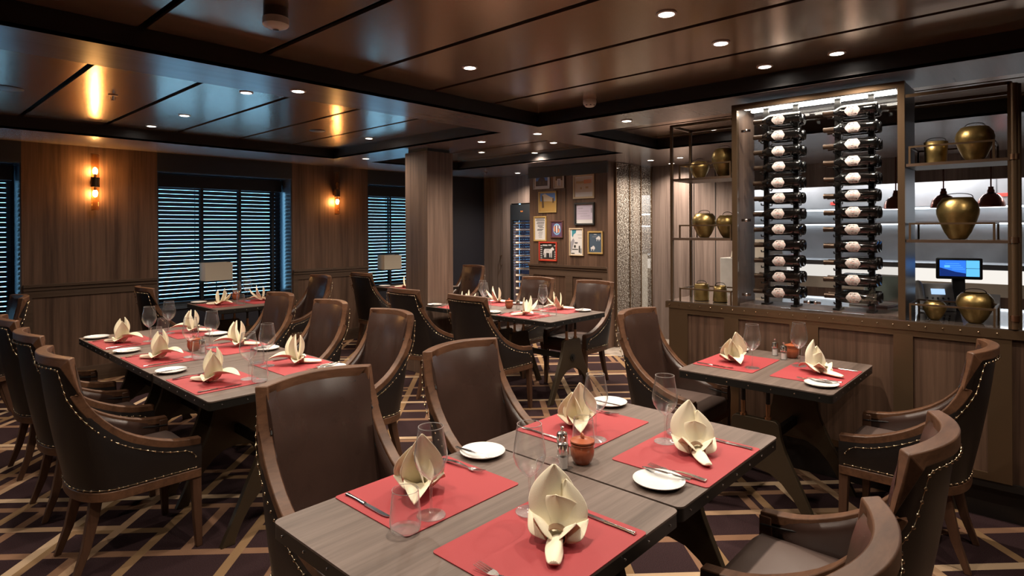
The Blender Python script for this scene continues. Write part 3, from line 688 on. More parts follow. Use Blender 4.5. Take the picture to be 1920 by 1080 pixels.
# ================================================================== TABLES
def rrect(x0, x1, y0, y1, r, k=4):
    pts = []
    for cx, cy, a0 in ((x1-r, y1-r, 0), (x0+r, y1-r, 90), (x0+r, y0+r, 180), (x1-r, y0+r, 270)):
        for i in range(k+1): a = radians(a0+90*i/k); pts.append((cx+r*cos(a), cy+r*sin(a)))
    return pts
def make_table(lx, ly, axis, label, loc, group='restaurant tables with red mats'):
    "axis: direction in which the leg plates are wide"
    t = empty('dining_table', label, 'table', loc, 0, group)
    hx, hy = lx/2, ly/2
    MB().prism(rrect(-hx, hx, -hy, hy, 0.022), 0.744, 0.75).build('tabletop', 'table_top', t, ang=40)
    MB().prism(rrect(-hx+0.001, hx-0.001, -hy+0.001, hy-0.001, 0.021), 0.706, 0.7438).build('edge_band', 'black_metal', t, ang=40)
    rv = MB()
    n = max(2, int(round(lx/0.12)))
    for i in range(n): x = -hx+lx*(i+0.5)/n; rv.sph((x, -hy, 0.727), 0.0035, 0, 6, 4); rv.sph((x, hy, 0.727), 0.0035, 0, 6, 4)
    n = max(2, int(round(ly/0.12)))
    for i in range(n): y = -hy+ly*(i+0.5)/n; rv.sph((-hx, y, 0.727), 0.0035, 0, 6, 4); rv.sph((hx, y, 0.727), 0.0035, 0, 6, 4)
    rv.build('rivet_trim', 'silver', t)
    half = [(0.0, 0.54), (0.105, 0.54), (0.122, 0.525), (0.132, 0.46), (0.150, 0.40), (0.176, 0.34), (0.214, 0.26), (0.255, 0.17), (0.295, 0.08), (0.325, 0.02), (0.335, 0.0), (0.268, 0.0), (0.262, 0.03), (0.235, 0.09), (0.190, 0.165), (0.135, 0.225), (0.075, 0.262), (0.0, 0.275)]
    pts = half + [(-a, b) for a, b in reversed(half[1:-1])]
    L = (hx if axis == 'Y' else hy)-0.10
    for s in (-1, 1):
        c = s*L
        pl = MB().prism(pts, c-0.016, c+0.016, 0, 'YZ' if axis == 'Y' else 'XZ').build('leg', 'table_base', t, bevel=0.003)
        for e in (-0.065, 0.065):
            rd = MB()
            p = (c, e) if axis == 'Y' else (e, c)
            rd.cyl(p, 0.011, 0.54, 0.70, 12, 0); rd.cyl(p, 0.019, 0.54, 0.555, 12, 1); rd.cyl(p, 0.0125, 0.555, 0.62, 12, 1); rd.cyl(p, 0.018, 0.685, 0.705, 12, 0)
            rd.build('support_rod', ['black_metal', 'brass_rod'], t)
        cb = MB()
        if axis == 'Y': cb.box(c-0.02, c+0.02, -hy+0.08, hy-0.08, 0.69, 0.7055)
        else: cb.box(-hx+0.08, hx-0.08, c-0.02, c+0.02, 0.69, 0.7055)
        cb.build('top_bar', 'black_metal', t, smooth=False)
        bo = MB(); a = Vector((c+s*0.016, 0, 0.374)) if axis == 'Y' else Vector((0, c+s*0.016, 0.374)); dd = Vector((s, 0, 0)) if axis == 'Y' else Vector((0, s, 0))
        bo.tube([a, a+dd*0.008], 0.034, 16); bo.tube([a+dd*0.008, a+dd*0.022], 0.018, 6); bo.build('bolt', 'black_metal', t, smooth=False)
    P = [Vector((-L, 0, 0.374)), Vector((L, 0, 0.374))] if axis == 'Y' else [Vector((0, -L, 0.374)), Vector((0, L, 0.374))]
    MB().bar(P[0], P[1], 0.035, 0.05).build('stretcher', 'black_metal', t, bevel=0.004)
    return t
make_table(0.808, 0.80, 'Y', 'left section of the nearest table, wood top with riveted black edge', (1.164, 1.20, 0))
make_table(0.788, 0.80, 'Y', 'right section of the nearest table, holding the clay pot', (1.972, 1.20, 0))
make_table(0.84, 0.80, 'Y', 'small table by the panelled bar front set for two', (3.545, 1.205, 0))
make_table(0.84, 0.812, 'X', 'front section of the long left table', (1.507, 3.325, 0))
make_table(0.84, 0.868, 'X', 'middle section of the long left table', (1.507, 4.172, 0))
make_table(0.84, 0.79, 'X', 'farthest section of the long left table near the wall lamp', (1.507, 5.008, 0))
make_table(0.84, 0.838, 'X', 'near section of the middle table with its cast leg in full view', (4.385, 3.625, 0))
make_table(0.84, 0.83, 'X', 'far section of the middle table beside the column', (4.385, 4.467, 0))
make_table(0.82, 0.84, 'X', 'small table under the big slatted window', (2.81, 6.64, 0))
make_table(0.82, 0.84, 'X', 'table under the window half hidden by the column', (5.26, 6.64, 0))

# ================================================================== PLACE SETTINGS
def petal(mb, az, e0, e1, L, Wd, cup, base=(0, 0, 0.012), fl=0.0, nu=11, nv=9, tipw=0.0):
    a = radians(az); C = Vector(base); v = []; d0 = Vector((cos(a), sin(a), 0)); sd = Vector((-sin(a), cos(a), 0)); prev = C.copy()
    for i in range(nu):
        s = i/(nu-1); el = radians(e0+(e1-e0)*s); d = d0*cos(el)+Vector((0, 0, 1))*sin(el)
        if i: C = C + d*(L/(nu-1))
        w = Wd*((sin(pi*min(1, s*0.55+0.10))**0.8)*(1-s**2.6)+tipw*s); up = sd.cross(d)*-1
        for j in range(nv):
            q = -1+2*j/(nv-1)
            p = C+sd*(w*q)+up*(-cup*w*q*q)+up*(0.0025*sin(7*q+5*s))
            p.z = max(p.z, 0.0035); v.append(p)
    mb.add(v, grid_faces(nu, nv))
def make_napkin(kind):
    r = empty('folded_napkin', '', 'napkin', group='cream folded napkins')
    mb = MB()
    # local +X points away from the diner; the ring sits at the origin
    if kind == 'hood':
        petal(mb, 16, 72, 86, 0.160, 0.076, 0.50, (0.022, 0, 0.012), tipw=0.03); petal(mb, -30, 60, 80, 0.128, 0.066, 0.75, (0.014, 0, 0.014)); petal(mb, 170, 100, 72, 0.090, 0.064, -0.6, (0.022, 0, 0.022))
        petal(mb, 0, 40, -34, 0.130, 0.050, -0.45, (0.02, 0, 0.014)); petal(mb, 62, 56, 14, 0.085, 0.050, 0.5, (0.014, 0.008, 0.012)); petal(mb, -72, 50, 6, 0.080, 0.052, 0.5, (0.014, -0.008, 0.012)); petal(mb, 120, 62, 30, 0.075, 0.045, 0.5, (0.016, 0.006, 0.014)); petal(mb, -128, 60, 26, 0.070, 0.045, 0.5, (0.016, -0.006, 0.014))
    elif kind == 'lily':
        petal(mb, 175, 78, 92, 0.125, 0.030, 0.5, (0.02, 0, 0.014)); petal(mb, 10, 62, 78, 0.145, 0.034, 0.6, (0.02, 0, 0.012)); petal(mb, 5, 34, 50, 0.150, 0.034, 0.5, (0.02, 0.005, 0.012))
        petal(mb, 60, 50, 66, 0.12, 0.032, 0.5, (0.02, 0, 0.012)); petal(mb, 0, 24, -12, 0.135, 0.040, -0.4, (0.02, 0, 0.014)); petal(mb, -70, 24, -10, 0.09, 0.036, -0.4, (0.02, 0, 0.012))
    else:
        petal(mb, 172, 70, 92, 0.150, 0.046, 0.5, (0.03, 0, 0.012)); petal(mb, 35, 74, 90, 0.155, 0.050, 0.8, (0.015, 0.005, 0.014)); petal(mb, -40, 56, 76, 0.150, 0.052, 0.75, (0.018, -0.005, 0.014))
        petal(mb, 2, 34, -14, 0.165, 0.056, -0.5, (0.015, 0, 0.016)); petal(mb, -75, 30, -14, 0.085, 0.044, -0.5, (0.015, 0, 0.014)); petal(mb, 80, 30, -14, 0.085, 0.044, -0.5, (0.015, 0, 0.014))
    # tail gathered through the ring
    v = []; nu, nv = 7, 12
    for i in range(nu):
        s = i/(nu-1); x = 0.035-0.140*s; w = 0.0165+0.006*min(1, abs(s-0.25)*2.6)-0.010*max(0, s-0.55)*2; hgt = 0.013-0.012*max(0, s-0.35)
        for j in range(nv):
            a = 2*pi*j/nv; rr = 1+0.26*sin(3*a+s*2.5+0.6)*min(1, s*3)
            v.append((x, w*cos(a)*rr, max(0.003, 0.016+hgt*sin(a)*rr-0.004*s)))
    f = [(i*nv+j, i*nv+(j+1) % nv, (i+1)*nv+(j+1) % nv, (i+1)*nv+j) for i in range(nu-1) for j in range(nv)]+[tuple(range(nv-1, -1, -1)), tuple(range((nu-1)*nv, nu*nv))]
    mb.add(v, f)
    q_ = 1.2 if kind == 'lily' else 1.08; mb.v = [(x*q_, y*q_, z*q_) for x, y, z in mb.v]
    mb.build('cloth', 'napkin', r, solid=0.0022, sub=1, ang=80)
    rb = MB(); v = []
    for x in (-0.013, 0.013):
        for rr in (0.0225, 0.0255):
            for k in range(24): a = 2*pi*k/24; v.append((x, rr*1.05*cos(a), 0.0245+rr*0.92*sin(a)))
    f = []
    for a0, b0 in ((0, 24), (24, 72), (72, 48), (48, 0)):
        for k in range(24): f.append((a0+k, a0+(k+1) % 24, b0+(k+1) % 24, b0+k))
    rb.add(v, f).build('ring', 'ring', r)
    return r
def make_knife(L=0.215, name='table_knife'):
    r = empty(name, '', 'knife'); h = L*0.44
    mb = MB(); v = []
    for i in range(9):
        s = i/8; x = -L/2+h*s; w = 0.0065-0.002*sin(pi*s)+0.001*(s < 0.1); t = 0.0032
        for k in range(8): a = 2*pi*k/8; v.append((x, w*cos(a), 0.0036+t*sin(a)))
    mb.add(v, [(i*8+k, i*8+(k+1) % 8, (i+1)*8+(k+1) % 8, (i+1)*8+k) for i in range(8) for k in range(8)]+[tuple(range(7, -1, -1)), tuple(range(64, 72))]); mb.build('handle', 'silver', r)
    pts = [(-L/2+h, -0.004), (-L/2+h+0.01, -0.008), (L/2-0.03, -0.0095), (L/2-0.006, -0.006), (L/2, 0.001), (L/2-0.002, 0.004), (-L/2+h, 0.005)]
    MB().prism(pts, 0.0028, 0.0042).build('blade', 'silver', r, smooth=False)
    return r
def make_fork(L=0.195):
    r = empty('table_fork', '', 'fork')
    mb = MB(); v = []; n = 12
    for i in range(n):
        s = i/(n-1); x = -L/2+L*0.66*s; w = 0.0075*(1-s)**0.8+0.0028; z = 0.003+0.006*sin(pi*s*0.9)**2
        v += [(x, -w, z), (x, w, z), (x, w, z+0.002), (x, -w, z+0.002)]
    f = [(i*4+k, i*4+(k+1) % 4, (i+1)*4+(k+1) % 4, (i+1)*4+k) for i in range(n-1) for k in range(4)]+[(3, 2, 1, 0), (n*4-4, n*4-3, n*4-2, n*4-1)]
    mb.add(v, f); mb.build('handle', 'silver', r)
    hd = MB(); x0 = -L/2+L*0.66
    hd.prism([(x0-0.002, -0.003), (x0+0.012, -0.011), (x0+0.024, -0.0115), (x0+0.024, 0.0115), (x0+0.012, 0.011), (x0-0.002, 0.003)], 0.004, 0.006)
    for k in range(4):
        y = -0.0098+k*0.00655; hd.add([(x0+0.024, y-0.0017, 0.004), (x0+0.024, y+0.0017, 0.004), (L/2, y+0.0008, 0.010), (L/2, y-0.0008, 0.010), (x0+0.024, y-0.0017, 0.006), (x0+0.024, y+0.0017, 0.006), (L/2, y+0.0008, 0.0115), (L/2, y-0.0008, 0.0115)], [(3,2,1,0),(4,5,6,7),(0,1,5,4),(1,2,6,5),(2,3,7,6),(3,0,4,7)])
    hd.build('tines', 'silver', r, smooth=False)
    return r
def make_wineglass():
    r = empty('wine_glass', '', 'glass', group='empty stemmed wine glasses')
    bowl = [(0.0045, 0.098), (0.012, 0.104), (0.027, 0.117), (0.040, 0.136), (0.0465, 0.157), (0.0465, 0.172), (0.043, 0.195), (0.038, 0.222), (0.0345, 0.247)]
    MB().lathe(bowl, 32).build('bowl', 'glass', r)
    rim = MB(); v = []
    for a, b in ((0.0338, 0.2462), (0.0352, 0.2462), (0.0352, 0.2480), (0.0338, 0.2480)): 
        for k in range(32): q = 2*pi*k/32; v.append((a*cos(q), a*sin(q), b))
    rim.add(v, [(i*32+k, i*32+(k+1) % 32, ((i+1) % 4)*32+(k+1) % 32, ((i+1) % 4)*32+k) for i in range(4) for k in range(32)]).build('rim', 'glass_rim', r)
    MB().lathe([(0.0001, 0.103), (0.0045, 0.099), (0.0036, 0.09), (0.0033, 0.05), (0.0038, 0.02), (0.007, 0.008), (0.0001, 0.004)], 14).build('stem', 'glass_solid', r)
    MB().lathe([(0.0001, 0.007), (0.012, 0.0055), (0.030, 0.003), (0.0395, 0.0018), (0.0405, 0.0008), (0.0395, 0.0003), (0.0001, 0.0003)], 32).build('foot', 'glass_solid', r)
    return r
def make_tumbler():
    r = empty('water_glass', '', 'glass', group='empty stemless water glasses')
    MB().lathe([(0.038, 0.006), (0.0415, 0.016), (0.042, 0.032), (0.0385, 0.070), (0.035, 0.108)], 32).build('bowl', 'glass', r)
    MB().lathe([(0.0001, 0.0005), (0.034, 0.0005), (0.0385, 0.004), (0.039, 0.008), (0.030, 0.0065), (0.0001, 0.0085)], 32).build('thick_base', 'glass_solid', r)
    v = []
    for a, b in ((0.0347, 0.1075), (0.0354, 0.1075), (0.0354, 0.1088), (0.0347, 0.1088)): 
        for k in range(32): q = 2*pi*k/32; v.append((a*cos(q), a*sin(q), b))
    MB().add(v, [(i*32+k, i*32+(k+1) % 32, ((i+1) % 4)*32+(k+1) % 32, ((i+1) % 4)*32+k) for i in range(4) for k in range(32)]).build('rim', 'glass_rim', r)
    return r
def make_plate():
    o = MB().lathe([(0.0001, 0.004), (0.052, 0.004), (0.066, 0.009), (0.079, 0.0145), (0.0805, 0.0155), (0.0795, 0.013), (0.066, 0.006), (0.054, 0.0008), (0.048, 0.0), (0.0001, 0.0)], 40).build('side_plate', 'china')
    return tag(o, '', 'plate', 'white side plates')
def make_mat():
    o = MB().prism(rrect(-0.175, 0.175, -0.22, 0.22, 0.012), 0.0, 0.0025).build('placemat', 'mat_red', smooth=False)
    return tag(o, '', 'placemat', 'red placemats')
P_mat, P_plate = Proto(make_mat()), Proto(make_plate())
P_nap = {k: Proto(make_napkin(k)) for k in ('hood', 'lily', 'fan')}
P_kn = make_knife(); P_kn['group'] = 'stainless table knives'; P_kn = Proto(P_kn)
P_bk = make_knife(0.165, 'butter_knife'); P_bk['group'] = 'butter knives on the side plates'; P_bk = Proto(P_bk)
P_fk = make_fork(); P_fk['group'] = 'stainless table forks'; P_fk = Proto(P_fk)
P_wg, P_tb = Proto(make_wineglass()), Proto(make_tumbler())
def setting(cx, cy, face, where, nap='hood', plate=-0.31, items='mnkfpbwt', pf=-0.09, naz=0, nr=0.0, nf=-0.035, glass=(0.10, 0.13), tumb=(0.20, 0.145)):
    F = {'+X': (1, 0), '-X': (-1, 0), '+Y': (0, 1), '-Y': (0, -1)}[face]; R = (F[1], -F[0]); rz = math.atan2(F[1], F[0])
    def P(r, f, z): return (cx+R[0]*r+F[0]*f, cy+R[1]*r+F[1]*f, z)
    Z = 0.7505
    on = where
    if 'm' in items: P_mat.put(P(0, 0, Z), rz, 'red placemat '+on)
    zm = Z+0.0027
    if 'n' in items: P_nap[nap].put(P(nr, nf, zm), rz+radians(-47+naz), 'cream napkin in a ring '+on, 'cream folded napkins')
    if 'k' in items: P_kn.put(P(0.187, -0.05, zm), rz, 'steel table knife '+on)
    if 'f' in items: P_fk.put(P(-0.187, -0.055, zm), rz+radians(4), 'steel fork '+on)
    if 'p' in items: P_plate.put(P(plate, pf, Z), 0, 'white side plate '+on)
    if 'b' in items: P_bk.put(P(plate+0.045*(1 if plate < 0 else -1), pf, Z+0.016), rz+radians(4), 'butter knife on the plate '+on)
    if 'w' in items: P_wg.put(P(*glass, Z if glass[1] > 0.16 else zm), 0, 'stemmed wine glass '+on)
    if 't' in items: P_tb.put(P(*tumb, zm if abs(tumb[0]) < 0.17 else Z+0.003), 0, 'stemless glass '+on)
setting(1.17, 1.425, '-Y', 'at the far left place of the nearest table', naz=0, plate=-0.318)
setting(1.17, 0.975, '+Y', 'at the near left place of the nearest table', naz=-8, plate=-0.345, nr=0.012)
setting(1.97, 1.425, '-Y', 'at the far right place of the nearest table', naz=0, plate=-0.325)
setting(1.97, 0.975, '+Y', 'at the near right place of the nearest table', naz=2, plate=-0.285, pf=-0.045, glass=(0.055, 0.116), tumb=(0.155, 0.12))
setting(3.52, 1.425, '-Y', 'at the left place of the small bar table', naz=0, items='mnkpbw', plate=-0.315, pf=-0.135)
setting(3.52, 0.985, '+Y', 'at the right place of the small bar table', naz=28, nap='hood', plate=-0.24, glass=(0.13, 0.13), tumb=(0.20, 0.10))
for nm, y, it, az in (('frontmost', 3.305, 'mnkfpbwt', -14), ('middle', 4.14, 'mnkfpbwt', -10), ('farthest', 4.94, 'mnkfpwt', -8)):
    setting(1.267, y, '+X', 'at the %s left seat of the long table' % nm, nap='fan', items=it, plate=-0.395 if y < 4.5 else -0.345, naz=az)
for nm, y, it in (('frontmost', 3.33, 'mnkfpbwt'), ('middle', 4.15, 'mnkfpbwt'), ('farthest', 4.99, 'mnpwt')):
    setting(1.735, y, '-X', 'at the %s right seat of the long table' % nm, nap='fan', items=it, plate=-0.24, naz=12)
setting(4.15, 3.65, '+X', 'at the near left place of the middle table', nap='lily', plate=-0.33, naz=20)
setting(4.62, 3.62, '-X', 'at the near right place of the middle table', nap='lily', plate=-0.215, naz=0)
setting(4.15, 4.49, '+X', 'at the far left place of the middle table', nap='lily', plate=-0.345, naz=12, glass=(0.13, 0.165), tumb=(0.235, 0.105))
setting(4.62, 4.46, '-X', 'at the far right place of the middle table', nap='lily', plate=-0.22, naz=-20)
setting(2.59, 6.62, '+X', 'at the left place under the big window', nap='lily', plate=-0.36, naz=-10, items='mnkpwt', glass=(0.05, 0.15), tumb=(0.15, 0.15))
setting(3.03, 6.62, '-X', 'at the right place under the big window', nap='lily', plate=0.33, naz=10, items='mnkw', glass=(0.15, 0.09))
setting(5.04, 6.62, '+X', 'at the window place beside the column', nap='lily', plate=-0.36, naz=0, items='mnpk')

# pots, mills, lamps
def make_pot():
    r = empty('condiment_pot', '', 'pot', group='lidded clay pots on the tables')
    MB().lathe([(0.0001, 0), (0.024, 0), (0.032, 0.01), (0.040, 0.030), (0.041, 0.048), (0.038, 0.062), (0.041, 0.066), (0.041, 0.070), (0.036, 0.070)], 32).build('bowl', 'terracotta', r)
    MB().lathe([(0.0001, 0.073), (0.020, 0.0725), (0.038, 0.0715), (0.0415, 0.074), (0.0415, 0.0785), (0.036, 0.080), (0.015, 0.086), (0.0001, 0.087)], 32).build('lid', 'terracotta', r)
    MB().sph((0, 0, 0.092), 0.011, 0, 14, 8, (1.3, 0.5, 1)).build('knob', 'terracotta', r)
    return r
def make_mill():
    r = empty('pepper_mill', '', 'mill', group='steel topped mills on the tables')
    MB().lathe([(0.0001, 0), (0.019, 0), (0.0195, 0.006), (0.018, 0.012), (0.018, 0.05)], 24).build('glass_body', 'glass_solid', r)
    MB().lathe([(0.0001, 0.003), (0.015, 0.003), (0.015, 0.040), (0.0001, 0.040)], 16).build('salt_fill', 'china', r)
    MB().lathe([(0.0001, 0.05), (0.0195, 0.05), (0.0195, 0.078), (0.017, 0.084), (0.006, 0.088), (0.0001, 0.088)], 24).build('steel_cap', 'silver', r)
    MB().lathe([(0.0001, 0.088), (0.004, 0.088), (0.0035, 0.094), (0.006, 0.098), (0.006, 0.104), (0.0001, 0.107)], 14).build('knob', 'silver', r)
    return r
pp, pm = Proto(make_pot()), Proto(make_mill())
for x, y, lab in ((1.66, 1.205, 'in the middle of the nearest table'), (3.86, 1.22, 'on the small table by the bar'), (1.49, 4.25, 'on the long left table'), (4.40, 4.09, 'on the middle table'), (2.90, 6.98, 'on the table under the big window')):
    pp.put((x, y, 0.7505), random.random()*3, 'lidded terracotta pot '+lab)
for x, y, lab in ((1.578, 1.225, 'left one beside the clay pot on the nearest table'), (1.66, 1.292, 'right one behind the clay pot on the nearest table'), (3.775, 1.24, 'left one beside the pot on the small bar table'), (3.86, 1.32, 'right one behind the pot on the small bar table'),
                  (1.50, 4.13, 'beside the red pot on the long left table'), (4.41, 3.98, 'on the middle table in front of the pot'), (2.80, 7.0, 'on the table under the big window')):
    pm.put((x, y, 0.7505), 0, 'glass mill with a steel cap, '+lab)
# window sill lamps
def lamp(x, lab):
    r = empty('table_lamp', lab, 'lamp', (x, YW+0.03, 0.69), 0, 'window sill lamps')
    MB().box(-0.07, 0.07, -0.045, 0.045, 0, 0.012).build('base', 'black_metal', r, bevel=0.003)
    MB().cyl((0, 0), 0.006, 0.012, 0.30, 10).build('stem', 'black_metal', r)
    mb = MB(); v = []
    for z in (0.265, 0.475):
        for a, b in ((-1, -1), (1, -1), (1, 1), (-1, 1)): v.append((a*0.155, b*0.085, z))
    mb.add(v, [(0, 1, 5, 4), (1, 2, 6, 5), (2, 3, 7, 6), (3, 0, 4, 7)]); mb.build('shade', 'shade', r, solid=0.003, smooth=False)
    MB().box(-0.15, 0.15, -0.003, 0.003, 0.295, 0.299).build('shade_spider', 'black_metal', r, smooth=False)
lamp(2.86, 'box shaded lamp standing on the sill of the big window'); lamp(5.36, 'box shaded lamp on the sill of the window beside the column')
# ================================================================== BAR with wine case
BX = 4.02
b = empty('bar_counter', 'long panelled bar with a riveted bronze edge carrying the wine case', 'bar', (0, 0, 0))
def endcurve(off, n=10):             # plan outline of the bar, bulging round at the near right end
    pts = [(BX+off, 2.15-off), (BX+off, 0.19)]
    for i in range(1, n+1):
        a = radians(90*i/n); R = 0.62-off; pts.append((BX+0.62-R*cos(a), 0.19-R*0.75*sin(a)))
    pts += [(5.0-off, 0.19-(0.62-off)*0.75), (5.0-off, 2.15-off)]
    return pts
MB().prism(endcurve(0.02), 0.21, 0.965).build('body', 'wall_wood', b, ang=25)
MB().prism(endcurve(-0.005), 0.965, 1.012).build('bronze_edge', 'bronze', b, ang=25)
MB().prism(endcurve(0.0), 1.0122, 1.018).build('countertop', 'counter_top', b, ang=25)
MB().prism(endcurve(0.005), 0.17, 0.21).build('base_moulding', 'fascia', b, ang=25)
MB().prism(endcurve(0.04), 0.0, 0.17).build('kickboard', 'fascia', b, ang=25)
fr = MB()
fr.box(BX, BX+0.02, 0.19, 2.13, 0.93, 0.965); fr.box(BX, BX+0.02, 0.19, 2.13, 0.21, 0.25)
gaps = [(2.13, 1.985), (1.715, 1.615), (1.285, 1.115), (0.715, 0.62), (0.29, 0.19)]
for a, c in gaps: fr.box(BX, BX+0.02, c, a, 0.25, 0.93)
fr.build('panel_frames', 'bronze', b, smooth=False)
wi = MB()
for (a0, a1) in ((1.985, 1.715), (1.615, 1.285), (1.115, 0.715), (0.62, 0.29)): wi.box(BX+0.012, BX+0.0199, a1, a0, 0.25, 0.93)
wi.build('wood_panels', 'wall_wood', b, smooth=False)
rv = MB(); k = 0; y = 2.12
while y > 0.2: rv.sph((BX-0.006, y, 0.990), 0.0048, 0, 8, 5); y -= 0.078
for i in range(1, 6): a = radians(16*i); rv.sph((BX+0.62-0.627*cos(a), 0.19-0.625*0.75*sin(a), 0.990), 0.0048, 0, 8, 5)
rv.build('rivet_trim', 'nail', b)

CT = 1.0185
w = empty('wine_cabinet', 'tall glass fronted wine case in a bronze frame standing on the bar', 'cabinet', (0, 0, 0))
ya, yb, xa, xb, zt = 0.655, 1.655, BX, 4.35, 2.385
f_ = MB()
f_.box(xa, xa+0.04, yb-0.035, yb, CT, zt); f_.box(xa, xa+0.04, ya, ya+0.035, CT, zt); f_.box(xa, xa+0.04, ya+0.035, yb-0.035, zt-0.035, zt)
f_.build('front_frame', 'bronze', w, smooth=False)
MB().box(xa+0.041, xb, yb-0.03, yb-0.002, CT, zt-0.001).build('side_panel', 'column_wood', w, smooth=False)
MB().box(xa+0.041, xb, ya+0.002, ya+0.03, CT, zt-0.001).build('side_panel', 'steel_dark', w, smooth=False)
MB().box(xa+0.041, xb, ya+0.031, yb-0.031, zt-0.02, zt-0.001).build('top_panel', 'steel_dark', w, smooth=False)
MB().box(xa+0.041, xb, ya+0.031, yb-0.031, CT, CT+0.012).build('floor_panel', 'wall_wood_grey', w, smooth=False)
MB().box(xa+0.012, xa+0.018, ya+0.036, yb-0.036, CT+0.012, zt-0.036).build('front_glass', 'case_glass', w, smooth=False)
MB().box(xb-0.012, xb-0.006, ya+0.031, yb-0.031, CT+0.012, zt-0.021).build('rear_glass', 'case_glass', w, smooth=False)
MB().box(xa+0.05, xa+0.105, ya+0.06, yb-0.06, zt-0.030, zt-0.021).build('light_strip', 'led', w, smooth=False)
MB().box(xa+0.19, xa+0.225, ya+0.06, yb-0.06, zt-0.030, zt-0.021).build('light_strip', 'led', w, smooth=False)
for y, z in ((1.56, 2.20), (1.56, 1.60), (1.56, 1.10), (1.17, 1.08), (1.13, 1.08)):
    hb = MB(); hb.sph((xa+0.004, y, z), 0.013, 0, 10, 6); hb.box(xa+0.0, xa+0.01, y-0.03, y+0.03, z-0.008, z+0.008); hb.build('glass_clamp', 'silver', w)
l = bpy.data.lights.new('case_light', 'AREA'); l.shape = 'RECTANGLE'; l.size = 0.10; l.size_y = 0.85; l.energy = 5; l.color = (1.0, 0.92, 0.80)
o = bpy.data.objects.new('case_light', l); COL.objects.link(o); o.location = (xa+0.15, (ya+yb)/2, zt-0.04)
# racks
def rack(y0, y1, lab):
    r = empty('bottle_rack', lab, 'rack', (4.166, 0, CT+0.0125), 0, 'black pegged bottle racks')
    for y in (y0, y1):
        m_ = MB(); m_.box(-0.011, 0.011, y-0.016, y+0.016, 0.0, 1.33); m_.build('upright', 'black_metal', r, smooth=False)
        m_ = MB(); m_.box(-0.055, 0.055, y-0.02, y+0.02, 0.0, 0.012); m_.build('foot', 'black_metal', r, smooth=False)
        m_ = MB()
        for i in range(12):
            z = 2.265-0.104*i-CT-0.0125-0.0450
            m_.tube([(-0.104, y, z+0.012), (-0.096, y, z), (0.096, y, z), (0.104, y, z+0.012)], 0.004, 6)
        m_.build('pegs', 'black_metal', r)
rack(1.475, 1.285, 'black upright rack holding the left column of wine bottles'); rack(1.035, 0.850, 'black upright rack holding the right column of wine bottles')
def make_bottle():
    r = empty('wine_bottle', '', 'bottle', group='wine bottles in the glass case')
    # axis along +Y to the neck, built by lathing along Z then rotating
    pr = [(0.0001, 0.012), (0.022, 0.004), (0.033, 0.0), (0.0375, 0.006), (0.038, 0.018), (0.038, 0.180), (0.036, 0.198), (0.028, 0.214), (0.018, 0.228), (0.0145, 0.240), (0.0145, 0.262)]
    def rot(mb):
        mb.v = [(x, z-0.15, -y) for x, y, z in mb.v]; return mb
    rot(MB().lathe(pr, 20)).build('glass_body', 'bottle', r)
    rot(MB().lathe([(0.0152, 0.238), (0.0155, 0.285), (0.0165, 0.288), (0.0165, 0.298), (0.0001, 0.300)], 16)).build('capsule', 'capsule', r)
    v = [(-0.0388, 0.115-0.15, 0)]; n = 24
    def on(u, a): return (-0.0388*cos(a), u-0.15, 0.0388*sin(a))
    v = [on(0.128, 0)]
    for ring in (0.5, 1.0):
        for k in range(n):
            t = 2*pi*k/n; rr = ring*(1+0.07*cos(6*t)); v.append(on(0.128+0.040*rr*cos(t), 1.0*rr*sin(t)))
    f = [(0, 1+k, 1+(k+1) % n) for k in range(n)]+[(1+k, 1+n+k, 1+n+(k+1) % n, 1+(k+1) % n) for k in range(n)]
    MB().add(v, f).build('label_patch', 'label', r)
    return r
pb = Proto(make_bottle())
ORD = ['topmost', 'second from the top', 'third from the top', 'fourth from the top', 'fifth from the top', 'sixth from the top', 'sixth from the bottom', 'fifth from the bottom', 'fourth from the bottom', 'third from the bottom', 'second from the bottom', 'lowest']
for cname, y in (('left', 1.392), ('right', 0.955)):
    for rank, x, dy in (('front', 4.1145, 0.0), ('rear', 4.2175, 0.004)):
        for i in range(12):
            o = pb.put((x, y+dy+random.uniform(-0.004, 0.004), 2.265-0.104*i), 0, 'dark wine bottle lying %s in the %s rank of the %s column' % (ORD[i], rank, cname))
            o.rotation_euler = (0, random.uniform(-0.12, 0.12), 0)
